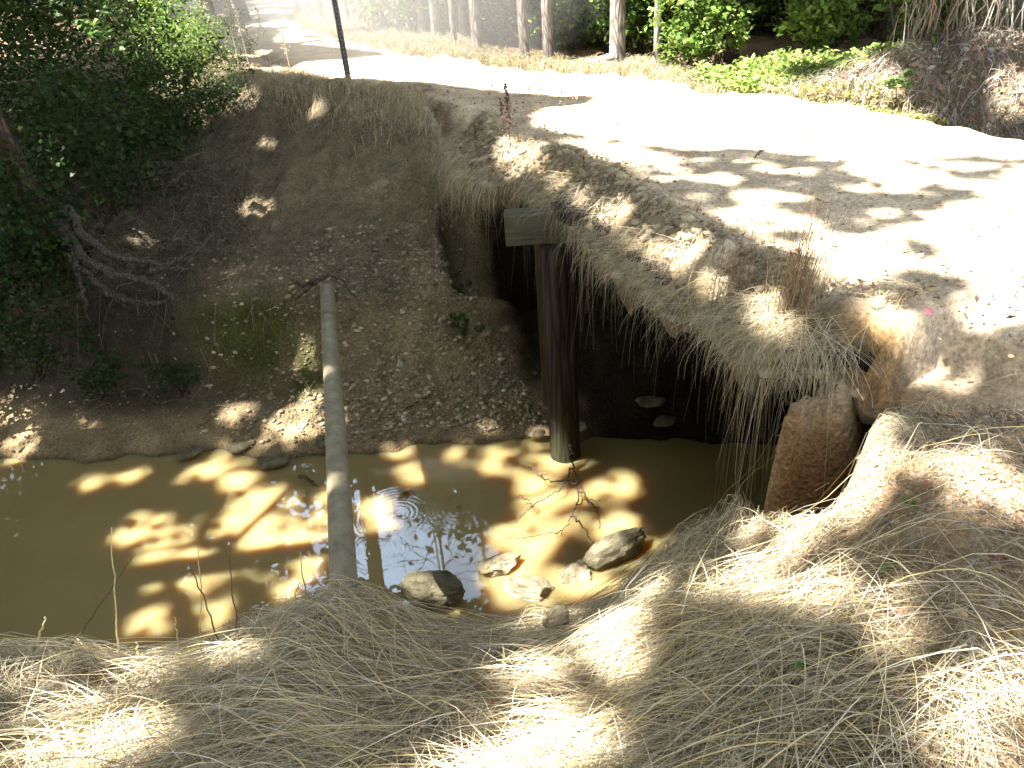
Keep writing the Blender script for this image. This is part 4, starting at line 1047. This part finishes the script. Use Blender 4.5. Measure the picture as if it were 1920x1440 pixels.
shrub('mound_plant', 3.98, 7.75, .05, .22, .16, .22, 130, .07, 'small green leafed plant on the brush mound above the road', rng, 1.0, pal=np.array([(.13, .2, .06), (.2, .27, .1)]), cat='plant', stems=3, stemr=.004)
vc = empty('vine_curtain', (5.6, 9.0, .6)); tag(vc, 'curtain of grey leafless vines hanging over the brush mound', 'vines')
ps = []
for k in range(200):
    x = 4.7 + 1.7 * rng.random(); y = 8.7 + .9 * rng.random(); h = 2.2 + 1.2 * rng.random()
    a0 = np.array([x + rng.normal() * .3, y + rng.normal() * .3, h + .3]); a1 = np.array([x - .15 + rng.normal() * .18, y - .2 + rng.normal() * .2, float(H(np.array([x]), np.array([y]))[0]) + .05 + .2 * rng.random()])
    r_ = .003 + .008 * rng.random() ** 3
    V, F = limb(a0, a1, r_, r_, 0, 14, int(rng.integers(1e6)), 5, .09)
    ps.append((V, F, np.repeat(straw(1, rng, GREY), len(V), axis=0)))
V, F, C = merge(ps); mk('vine_stems', V - np.array(vc.location), F, M_TWIG, vc, C)
n = 1500; P = np.column_stack([4.8 + 1.5 * rng.random(n), 8.9 + 1.0 * rng.random(n), .8 + 2.2 * rng.random(n)])
V, F, C = leaves(P, .05 + .04 * rng.random(n), greens(n, rng, .9), rng, .8, .55); mk('vine_leaves', V - np.array(vc.location), F, M_GREEN, vc, C, smooth=False)

# ------------------------------------------------------------------ gravel and litter
rng = np.random.default_rng(91)
def pebbles(P, size, cols, rng):
    base, bf = None, None
    import bmesh
    bm = bmesh.new(); bmesh.ops.create_icosphere(bm, subdivisions=1, radius=1); bv = np.array([v.co[:] for v in bm.verts]); bf = np.array([[v.index for v in f.verts] for f in bm.faces]); bm.free()
    n = len(P); nv = len(bv)
    sc = size[:, None] * (np.array([1, .75, .5]) * (.7 + .6 * rng.random((n, 3))))
    V = bv[None] * (1 + .22 * (rng.random((n, nv, 1)) - .5)) * sc[:, None]
    a = rng.random(n) * 6.28; b_ = rng.normal(size=n) * .3
    c, s = np.cos(a)[:, None], np.sin(a)[:, None]
    X = V[..., 0] * c - V[..., 1] * s; Y = V[..., 0] * s + V[..., 1] * c; Z = V[..., 2] + X * np.tan(b_)[:, None] * .4
    V = np.stack([X, Y, Z], -1) + P[:, None]
    F = (np.arange(n)[:, None, None] * nv + bf[None]).reshape(-1, 3)
    return V.reshape(-1, 3), F, np.repeat(cols, nv, axis=0)
PEB = np.array([(.42, .27, .14), (.36, .25, .15), (.48, .34, .19), (.30, .22, .15), (.40, .31, .21), (.28, .24, .20), (.34, .19, .11)])
PEBG = np.array([(.30, .25, .155), (.38, .32, .21), (.24, .20, .125), (.44, .37, .25), (.27, .21, .13)])
Bs, Ss, Cs = [], [], []
n = 30000; B = np.column_stack([.75 + 2.6 * rng.random(n), .9 + 2.4 * rng.random(n)])
k = nearok(B[:, 0], B[:, 1]) & (rng.random(n) < .12 + .88 * sm((fbm(B[:, 0], B[:, 1], .45, 2, 2) + .25 + .5 * (B[:, 0] - 1.1)) / .5)); B = B[k]
Bs.append(B); Ss.append(.005 + .016 * rng.random(len(B)) ** 2.2); Cs.append(straw(len(B), rng, PEB))
n = 20000; B = np.column_stack([-3.2 + 4.6 * rng.random(n), 5.9 + 2.6 * rng.random(n)]); z = H(B[:, 0], B[:, 1], False)
k = (z > WATER + .06) & (z < -.5) & (polydist(B[:, 0], B[:, 1], BRIDGEPOLY) < .05) & (rng.random(n) < .2 + .8 * sm((B[:, 0] + 2.6) / 1.2)); B = B[k]
Bs.append(B); Ss.append(.006 + .034 * rng.random(len(B)) ** 4); Cs.append(straw(len(B), rng, PEBG))
B = np.concatenate(Bs); S = np.concatenate(Ss); C = np.concatenate(Cs)
P = np.column_stack([B, H(B[:, 0], B[:, 1]) + S * .25])
V, F, CC = pebbles(P, S, C, rng)
tag(mk('gravel', V, F, M_STONE, colors=CC), 'orange and tan pebbles on both banks', 'gravel', kind='stuff')
# clods of dirt breaking off along the bridge edge
n = 4200; tt = .1 + 10.5 * rng.random(n); p, d = edgepoint(tt); ins = (-.03 + .5 * rng.random(n) ** 1.4)[:, None]; B = p + d * ins
S = .006 + .05 * rng.random(n) ** 5; P = np.column_stack([B, shoulder(B[:, 0], B[:, 1]) + S * .2 + .02])
V, F, CC = pebbles(P, S, straw(n, rng, np.array([(.24, .19, .12), (.30, .24, .16), (.18, .14, .09), (.36, .30, .21)])), rng)
tag(mk('dirt_clods', V, F, M_STONE, colors=CC), 'crumbled dirt clods along the broken bridge edge', 'dirt', kind='stuff')
# small stones and clods on the road
n = 2600; B = np.column_stack([.4 + 4.2 * rng.random(n), 2.4 + 6.0 * rng.random(n)]); k = polydist(B[:, 0], B[:, 1], ROADPOLY) > .1; B = B[k]; n = len(B)
S = .003 + .013 * rng.random(n) ** 3; P = np.column_stack([B, surf(B[:, 0], B[:, 1]) + S * .2])
V, F, CC = pebbles(P, S, straw(n, rng, PEB, .9), rng)
tag(mk('road_pebbles', V, F, M_STONE, colors=CC), 'small stones and clods scattered on the sandy road', 'gravel', kind='stuff')
# fallen leaves
DEAD = np.array([(.30, .17, .08), (.24, .13, .07), (.36, .26, .16), (.20, .12, .08), (.40, .30, .12), (.42, .18, .14)])
Ps = []
for (x0, x1, y0, y1, m_) in ((-4.6, 1.2, 6.2, 12, 2600), (.6, 3.2, 1.2, 4.2, 420), (-3, 1.0, .9, 3.1, 350), (-.4, 3.5, 3, 9, 160)):
    B = np.column_stack([x0 + (x1 - x0) * rng.random(m_), y0 + (y1 - y0) * rng.random(m_)])
    z = surf(B[:, 0], B[:, 1]); k = z > WATER + .03
    Ps.append(np.column_stack([B, z + .012 + .02 * rng.random(m_)])[k])
tt = 10.5 * rng.random(1500); p, d = edgepoint(tt); B = p + d * (.02 + .6 * rng.random((1500, 1)) ** 1.6); Ps.append(np.column_stack([B, shoulder(B[:, 0], B[:, 1]) + .02 + .02 * rng.random(1500)]))
P = np.concatenate(Ps)
V, F, C = leaves(P, .02 + .03 * rng.random(len(P)), straw(len(P), rng, DEAD), rng, .45, .6)
tag(mk('fallen_leaves', V, F, M_LITTER, colors=C, smooth=False), 'scattered brown fallen leaves on banks and road', 'leaves', kind='stuff')
n = 26; B = np.column_stack([.7 + 1.9 * rng.random(n), 3.2 + 3.4 * rng.random(n)]); k = polydist(B[:, 0], B[:, 1], ROADPOLY) > .02; B = B[k]
P = np.column_stack([B, surf(B[:, 0], B[:, 1]) + .015])
V, F, C = leaves(P, .04 + .02 * rng.random(len(P)), straw(len(P), rng, np.array([(.62, .22, .28), (.6, .3, .25)])), rng, .3, .75)
tag(mk('pink_leaves', V, F, M_LITTER, colors=C, smooth=False), 'few pink fallen leaves scattered along the bridge side of the road', 'leaves', kind='stuff')

# ------------------------------------------------------------------ rocks
def rock(name, x, y, z, sx, sy, sz, rot, mat, label, seed, sub=4, tilt=(0, 0), group=None):
    V, F = rockmesh(seed, sx, sy, sz, sub)
    o = mk(name, V, F, mat); o.location = (x, y, z); o.rotation_euler = (tilt[0], tilt[1], rot)
    tag(o, label, 'rock', group); return o
rock('rock', -.68, 4.12, -2.36, .25, .15, .13, -.05, M_ROCKD, 'flat topped grey brown rock half out of the water beside the pipe', 3, 5)
rock('rock', .68, 4.44, -2.45, .27, .11, .15, .45, M_ROCKD, 'long mossy rock leaning out of the water with an orange broken end', 8, 5, (0, -.25))
rock('rock', -.19, 4.42, -2.47, .17, .11, .08, .3, M_ROCK, 'flat wedge shaped pale orange rock, sunlit at the water edge', 12, 5)
rock('rock', -.0, 4.15, -2.49, .2, .14, .11, -.2, M_ROCK, 'rounded cream rock blazing in the sun at the grass edge', 15, 5)
rock('rock', .36, 4.27, -2.50, .15, .12, .11, .4, M_ROCK, 'small speckled rock between the cream rock and the mossy rock', 18, 5)
rock('rock', .12, 2.72, -1.27, .07, .06, .07, .2, M_ROCK, 'square brown block set in the grass below the cream rock', 21)
rock('rock', .99, 2.58, -.72, .09, .07, .07, .7, M_ROCK, 'pale pitted stone at the lip of the bank by the pit', 24)
rock('rock', 1.24, 5.95, -2.08, .16, .10, .05, .1, M_ROCKD, 'flat slab on the mud under the bridge, upper of two', 27)
rock('rock', 1.33, 5.78, -2.2, .11, .09, .05, .5, M_ROCKD, 'oval stone under the bridge, just below the flat slab', 30)
rock('rock', .2, 6.08, -2.42, .09, .06, .05, -.3, M_ROCK, 'pale stone at the water edge left of the pile', 33)
rock('rock', .62, 6.05, -2.36, .06, .05, .04, 0, M_ROCK, 'small stone right behind the pile foot', 36)
rock('rock', -.19, 6.7, -1.62, .055, .04, .045, 0, M_ROCKD, 'left of three small stones poking from the bank near the bridge', 39)
rock('rock', -.02, 6.72, -1.6, .06, .04, .045, .4, M_ROCKD, 'right of three small stones poking from the bank near the bridge', 42)
rock('rock', -2.3, 6.0, -2.46, .16, .11, .07, .2, M_ROCKD, 'mottled grey slab at the far waterline left of the pipe', 45)
rock('rock', -2.68, 6.28, -2.42, .14, .08, .04, .4, M_ROCK, 'flat tan stone on the mud shelf left of the mottled slab', 48)
rock('rock', -1.83, 6.22, -2.42, .09, .08, .06, .1, M_ROCKD, 'small mossy stone on the mud shelf behind the pipe', 51)
rock('rock', -3.15, 6.25, -2.45, .12, .09, .06, .8, M_ROCKD, 'dark stone on the mud shelf, farthest left of the shelf stones', 54)
def onbank(x, y): return float(H(np.array([x]), np.array([y]))[0])
rock('rock', -1.13, 7.05, onbank(-1.13, 7.05) + .03, .035, .02, .06, .3, M_WHITE, 'white stone chip on the far bank right of the pipe end', 57, 3)
rock('rock', 1.59, 2.18, onbank(1.59, 2.18) + .01, .035, .03, .02, .2, M_ROCKD, 'grey egg shaped stone in the gravel at the road side', 60, 3)
rock('rock', .24, 6.95, onbank(.24, 6.95), .05, .035, .03, .1, M_ROCKD, 'low stone in the bank shade just left of the pile', 63, 3)
rock('rock', -.55, 6.55, onbank(-.55, 6.55), .045, .03, .03, .9, M_ROCKD, 'small tan stone midway down the gravel slope', 66, 3)

# ------------------------------------------------------------------ sign post
sp = empty('sign_post', (-1.94, 11.56, onbank(-1.94, 11.56) - .05)); tag(sp, 'thin dark steel post with punched holes standing at the road edge', 'post')
m, nt, b = newmat('rusty galvanised post'); n1 = noise_node(nt, 25, 5, .7, objco(nt)); r = ramp(nt, n1.outputs[0], [(.3, (.05, .05, .048)), (.6, (.13, .13, .125)), (.8, (.16, .11, .07))]); nt.links.new(r.outputs[0], b.inputs['Base Color']); b.inputs['Metallic'].default_value = .5; b.inputs['Roughness'].default_value = .55
M_POST = m
prof = [(-.040, .0), (-.028, .0), (-.020, .026), (.020, .026), (.028, .0), (.040, .0), (.040, .004), (.031, .004), (.023, .030), (-.023, .030), (-.031, .004), (-.040, .004)]
zs = [-.3, 2.4]; lean = (-.02, .03)
V = np.array([(x + lean[0] * z, y + lean[1] * z, z) for z in zs for x, y in prof]); k = len(prof)
F = [[i, (i + 1) % k, k + (i + 1) % k, k + i] for i in range(k)] + [list(range(k))[::-1], [k + i for i in range(k)]]
mk('channel', V, F, M_POST, sp, smooth=False)
ps = []
mh, ntb, bb = newmat('pale hole through post'); bb.inputs['Base Color'].default_value = (.55, .5, .42, 1)
for q in range(46):
    z = .03 + q * .05
    a_ = np.linspace(0, 2 * math.pi, 8, endpoint=False)
    V, F = tube([(lean[0] * z, .025 + lean[1] * z - .002, z), (lean[0] * z, .025 + lean[1] * z + .001, z)], .006, 8, True)
    ps.append((V, F))
V, F, _ = merge(ps); mk('bolt_holes', V, F, mh, sp, smooth=False)

# ------------------------------------------------------------------ dead wood
def branch(name, paths, rad, mat, label, cat, seed=0, sides=8, wig=.012):
    loc = np.array(paths[0][0], float); o = empty(name, tuple(loc)); tag(o, label, cat)
    for k, p in enumerate(paths):
        p = np.array(p, float); t = np.linspace(0, len(p) - 1, 6 * len(p))
        Q = np.stack([np.interp(t, np.arange(len(p)), p[:, c]) for c in range(3)], -1)
        Q += np.random.default_rng(seed + k).normal(size=Q.shape) * wig
        r_ = rad * (1 if k == 0 else .5 + .2 * ((k * 7) % 3))
        V, F = tube(Q, np.linspace(r_, r_ * .3, len(Q)), sides, True, .1, seed + k)
        mk('stem' if k == 0 else 'twig', V - loc, F, mat, o)
    return o
W_ = WATER
branch('driftwood_branch', [[(.47, 5.62, W_ + .25), (.48, 5.55, W_ + .08), (.52, 5.3, W_ + .06), (.45, 5.0, W_ + .05), (.3, 4.7, W_ + .03)], [(.46, 5.5, W_ + .08), (.35, 5.2, W_ + .08), (.05, 5.0, W_ + .07), (-.1, 4.85, W_ + .02)],
        [(.5, 5.3, W_ + .06), (.2, 5.35, W_ + .12), (.08, 5.55, W_ + .14)], [(.48, 5.05, W_ + .06), (.7, 5.0, W_ + .1)], [(.4, 4.9, W_ + .05), (.5, 4.6, W_ + .1), (.58, 4.4, W_ + .03)], [(.5, 5.2, W_ + .06), (.62, 5.0, W_ + .03), (.6, 4.75, W_ + .02)],
        [(.3, 4.72, W_ + .03), (0.0, 4.68, W_ + .05), (-.25, 4.62, W_ + .08)], [(.1, 5.0, W_ + .07), (.0, 5.1, W_ + .15)]], .011, M_ROOT, 'bare forked branch caught in the water at the pile foot', 'branch', 5)
branch('root_hook', [[(-2.05, 7.4, -1.28), (-1.9, 7.3, -1.2), (-1.75, 7.28, -1.14), (-1.6, 7.25, -1.2), (-1.5, 7.15, -1.36)], [(-1.85, 7.28, -1.18), (-2.0, 7.2, -1.28), (-2.2, 7.15, -1.36), (-2.45, 7.1, -1.4)], [(-2.05, 7.4, -1.28), (-2.15, 7.42, -1.22)]], .022, M_ROOT, 'hooked bare root arching over the far end of the pipe', 'root', 15)
branch('dead_stick', [[(-1.98, 5.72, W_ + .06), (-1.75, 5.6, W_ - .02)]], .02, M_OLDWOOD, 'short broken stick in the water beside the pipe', 'stick', 25)
branch('dead_stick', [[(-1.05, 6.6, onbank(-1.05, 6.6) + .02), (-.72, 6.75, onbank(-.72, 6.75) + .05)]], .009, M_ROOT, 'thin straight stick lying on the gravel slope', 'stick', 26)
branch('dead_stick', [[(-4.45, 9.0, onbank(-4.45, 9.0) + .12), (-4.0, 8.7, onbank(-4.0, 8.7) + .12), (-3.75, 8.5, onbank(-3.75, 8.5) + .1), (-3.7, 8.2, onbank(-3.7, 8.2) + .04)], [(-4.0, 8.7, onbank(-4.0, 8.7) + .12), (-3.75, 8.8, onbank(-3.75, 8.8) + .1)]], .012, M_ROOT, 'curved fallen twig on the dark upper bank below the shrubs', 'stick', 27)
branch('dead_stick', [[(2.05, 6.05, .03), (2.2, 6.35, .03)]], .007, M_ROOT, 'small twig lying alone on the sunny road', 'stick', 28)
branch('dead_branch', [[(3.25, 11.5, .75), (3.55, 11.4, 1.0), (3.9, 11.3, 1.35)], [(3.6, 11.4, 1.03), (3.4, 11.4, 1.2)], [(3.35, 11.5, .85), (3.7, 11.45, .85)]], .02, M_ROOT, 'bare grey branch sticking out before the right hand trees', 'branch', 29)
lg = empty('cut_log', (1.75, 12.45, onbank(1.75, 12.45) + .10)); tag(lg, 'short cut log lying at the foot of the thickest pine', 'log')
V, F = limb((-.22, 0, 0), (.22, .05, .08), .09, .085, 0, 8, 3, 18, .02); mk('bark', V, F, M_PINE, lg)
V, F = tube([(-.225, 0, 0), (-.228, 0, 0)], [.08, .078], 18, True); mk('sawn_end', V, F, M_OLDWOOD, lg)

# ------------------------------------------------------------------ standing weeds
def stalk(name, x, y, h, r, label, cat, rng, lean=(0, 0), head=.35, headr=.02, col=(.10, .06, .045), heads=160, group=None, z=None):
    z = float(surf(np.array([x]), np.array([y]))[0]) if z is None else z
    o = empty(name, (x, y, z)); tag(o, label, cat, group)
    n = 14; t = np.linspace(0, 1, n)
    Q = np.column_stack([lean[0] * t * h + rng.normal(size=n) * .004, lean[1] * t * h + rng.normal(size=n) * .004, t * h - .02])
    V, F = tube(Q, np.linspace(r, r * .5, n), 6, True)
    mk('stem', V, F, M_TWIG, o, np.ones((len(V), 3)) * np.array(col) * 1.2)
    if head:
        u = 1 - head * rng.random(heads); P = np.column_stack([np.interp(u, t, Q[:, 0]), np.interp(u, t, Q[:, 1]), np.interp(u, t, Q[:, 2])])
        P += rng.normal(size=P.shape) * headr * (.35 + (1 - u[:, None]) * 2) * np.array([1, 1, .6])
        V, F, C = leaves(P, headr * (.8 + .8 * rng.random(heads)), np.ones((heads, 3)) * np.array(col) * (.7 + .6 * rng.random((heads, 1))), rng, 1.0, .7)
        mk('seed_head', V, F, M_LITTER, o, C, smooth=False)
    return o
rng = np.random.default_rng(101)
stalk('dock_stalk', .15, 7.1, .62, .006, 'tallest dark brown seed stalk rising at the bridge edge', 'weed', rng, (0, 0), .62, .016, heads=340)
stalk('dock_stalk', -.17, 7.55, .32, .005, 'short brown seed stalk left of the tallest one, over the grass edge', 'weed', rng, (.02, 0), .5, .014, heads=120)
stalk('dock_stalk', .12, 7.9, .30, .005, 'brown seed stalk close behind the tallest one on the road shoulder', 'weed', rng, (-.05, 0), .5, .012, heads=120)
stalk('dock_stalk', .70, 6.12, .15, .004, 'smallest dark seed stalk alone on the road shoulder', 'weed', rng, (0, 0), .6, .010, heads=60)
# wispy tall grass clump on the edge near the road
for q, (cx, cy, lb) in enumerate([(1.40, 3.42, 'tall wispy dry grass clump, the densest on the bridge shoulder'), (1.18, 3.75, 'sparse dry grass clump on the shoulder left of the densest clump'), (2.45, 2.45, 'thin dry grass clump at the right road edge')]):
    z = float(surf(np.array([cx]), np.array([cy]))[0]); o = empty('grass_clump', (cx, cy, z)); tag(o, lb, 'grass clump', 'standing dry grass clumps')
    n = (80, 36, 30)[q]; s = np.linspace(0, 1, 9)[None]; b0 = rng.normal(size=(n, 2)) * (.055, .05, .1)[q]
    h = (.34 + .32 * rng.random(n)) * (1, .75, .7)[q]; ln = rng.normal(size=(n, 2)) * .12 + np.array([.12, .02]); 
    P = np.stack([b0[:, :1] + ln[:, :1] * h[:, None] * s ** 1.6 + .004 * np.sin(s * 20 + h[:, None] * 50), b0[:, 1:] + ln[:, 1:] * h[:, None] * s ** 1.6, h[:, None] * s], -1)
    sd = rng.normal(size=(n, 3)) * np.array([.3, .3, 0]) + np.array([1, 0, 0]); sd /= np.linalg.norm(sd, axis=1)[:, None]
    V, F, C = ribbons(P, .0017 * (1 - .5 * s) * np.ones((n, 1)), sd, straw(n, rng, np.array([(.22, .14, .07), (.28, .19, .10), (.17, .11, .06)])))
    # small seeds up the stems
    k = rng.integers(0, n, 260); u = rng.integers(4, 9, 260); SP = P[k, u] + rng.normal(size=(260, 3)) * .006
    V2, F2, C2 = leaves(SP, .010, straw(260, rng, np.array([(.28, .17, .08)])), rng, 1, .5)
    mk('blades', V, F, M_GRASS, o, C, smooth=False); mk('seeds', V2, F2, M_LITTER, o, C2, smooth=False)
# tall flower weeds by the far road
wl = [(-4.18, 14.2, 1.3, 'tallest dry stalk with pale tufts at the bank end'), (-3.95, 14.0, 1.15, 'dry stalk just right of the tallest tufted stalk'), (-3.75, 14.6, .9, 'pale flowered weed before the shaded far road'), (-3.3, 14.0, .55, 'short bent dry weed standing alone at the road bend'), (-4.55, 14.4, 1.35, 'leaning dry stalk among the sunlit bushes')]
for x, y, h, lb in wl:
    stalk('flower_weed', x, y, h, .007, lb, 'weed', rng, (rng.normal() * .06, 0), .5, .03, (.38, .33, .2), 90, 'tall weeds by the bend')
# upright broken straws at the lower left
us = [(-1.56, 2.55, .71, (.25, .0), 'tallest pale upright straw over the sunlit water'), (-1.92, 2.5, .86, (.29, .0), 'long upright straw left of the tallest pale one, thickest at its base'), (-2.25, 2.6, .56, (.9, .1), 'long grey stem leaning right over the dark water'), (-1.37, 2.55, .62, (.17, .0), 'dark crooked twig standing at the bank lip nearest the pipe'), (-1.44, 2.55, .60, (.0, .0), 'slender dark stem just left of the dark crooked twig'), (-1.81, 2.5, .22, (.17, 0), 'short thick cut straw at the bank lip, the longer one'), (-1.74, 2.5, .17, (-.3, 0), 'short cut straw leaning left beside the longer cut straw'), (-1.93, 2.5, .24, (-.5, 0), 'cut straw slanting left nearest the long upright straw'), (-2.38, 2.6, .28, (.66, 0), 'short pale stem nearest the left picture edge'), (-1.1, 2.8, .42, (.1, .0), 'thin upright straw left of the pipe end'), (-1.2, 2.65, .33, (.5, 0), 'bent straw leaning toward the pipe end'), (-1.62, 2.45, .34, (.2, .1), 'thin pale straw between the cut straws and the tallest one')]
for x, y, h, ln, lb in us:
    stalk('dry_stalk', x, y, h, .0045 if h > .3 else .007, lb, 'stalk', rng, ln, 0, .01, (.55, .46, .27) if 'dark' not in lb else (.12, .09, .07), group='stalks standing at the bank lip')

# ------------------------------------------------------------------ small living things and litter
sd_ = [(-.37, 2.64, 'bright green seedling in the grass below the pipe end rock'), (-.58, 2.08, 'tiny green sprig in the shaded straw left of centre'), (-.28, 1.41, 'green sprig at the bottom edge of the straw'), (1.62, 2.62, 'green two leaved sprout by the pit corner'), (1.86, 2.72, 'green sprout in the gravel right of the pit'), (1.3, 2.0, 'green sprig among pebbles below the pit'), (1.12, 1.75, 'green sprig under the bright straws at the right'), (1.62, 1.62, 'round leaved sprout beside the brown pebbles'), (1.8, 1.5, 'green sprout at the right edge of the gravel'), (.75, 1.45, 'pale green sprig in the tangled straw, lower right'), (1.72, 3.32, 'small green sprout at the road shoulder above the pit')]
for x, y, lb in sd_:
    z = float(surf(np.array([x]), np.array([y]))[0]); n = 9
    o = empty('seedling', (x, y, z)); tag(o, lb, 'seedling', 'green seedlings')
    P = np.column_stack([rng.normal(size=n) * .014, rng.normal(size=n) * .014, .025 + .02 * rng.random(n)])
    V, F, C = leaves(P, .024 + .012 * rng.random(n), greens(n, rng, 1, np.array([(.10, .24, .04), (.14, .28, .06)])), rng, .35, .6); mk('leaf_cluster', V, F, M_GREEN, o, C, smooth=False)
    V, F = limb((0, 0, -.01), (0, 0, .03), .0015, .001, 0, 4, 1, 5); mk('stem', V, F, M_BARK, o)
bp = [(-.42, 7.1, .35, .25, 'green leafy plant at the foot of the bridge corner, the lower one'), (-.5, 7.6, .3, .22, 'green leafy plant in the gap by the bridge corner, the upper one')]
for x, y, h, r_, lb in bp:
    shrub('bank_plant', x, y, None, r_ * .6, r_ * .6, h, 160, .045, lb, rng, 1.0, cat='plant', stems=3, stemr=.003)
fl = [(-.98, 5.42, .05, 'large brown leaf floating at the edge of the sky reflection'), (-.53, 5.15, .022, 'small brown leaf floating inside the sky reflection'), (-.6, 5.3, .02, 'pale leaf floating near the ripple rings'), (-.33, 5.36, .018, 'dark leaf floating right of the ripple rings'), (.2, 5.55, .03, 'pale leaf resting on the water before the pile')]
for x, y, s_, lb in fl:
    P = np.column_stack([rng.normal(size=3) * s_ * .5, rng.normal(size=3) * s_ * .4, .004 + .01 * rng.random(3)])
    V, F, C = leaves(P, s_ * 1.8, straw(3, rng, np.array([(.34, .2, .1), (.4, .26, .14)])), rng, .3, .7)
    o = mk('floating_leaf', V, F, M_LITTER, colors=C, smooth=False); o.location = (x, y, WATER + .003); tag(o, lb, 'leaf', 'leaves on the water')
# crumpled teal litter on the upper bank
g = np.random.default_rng(5); V = np.array([(i * .03 - .06, j * .025 - .04, 0) for j in range(4) for i in range(5)]) ; V[:, 2] = .02 + g.normal(size=20) * .012
F = [[j * 5 + i, j * 5 + i + 1, j * 5 + 6 + i, j * 5 + 5 + i] for j in range(3) for i in range(4)]
o = mk('litter_scrap', V, F, mat_col('teal scrap', .5, .4), colors=np.ones((20, 3)) * np.array([.03, .12, .11])); o.location = (-1.2, 9.3, onbank(-1.2, 9.3)); tag(o, 'crumpled teal scrap of litter on the upper far bank', 'litter')

# ------------------------------------------------------------------ dust hanging over the far road
import bmesh
bm = bmesh.new(); bmesh.ops.create_icosphere(bm, subdivisions=4, radius=1)
me = bpy.data.meshes.new('dust_cloud'); bm.to_mesh(me); bm.free()
dc = bpy.data.objects.new('dust_cloud', me); COL.objects.link(dc); dc.location = (-1.9, 18.6, 1.6); dc.scale = (5.0, 6.6, 3.2); dc.rotation_euler = (0, 0, .38)
m = bpy.data.materials.new('road dust'); m.use_nodes = True; nt = m.node_tree; nt.nodes.clear()
out = nt.nodes.new('ShaderNodeOutputMaterial'); pv = nt.nodes.new('ShaderNodeVolumePrincipled'); pv.inputs['Color'].default_value = (.9, .86, .8, 1); pv.inputs['Density'].default_value = .11; pv.inputs['Anisotropy'].default_value = .2
nt.links.new(pv.outputs[0], out.inputs['Volume']); me.materials.append(m)
tag(dc, 'pale road dust hanging over the far bend', 'dust', kind='stuff')
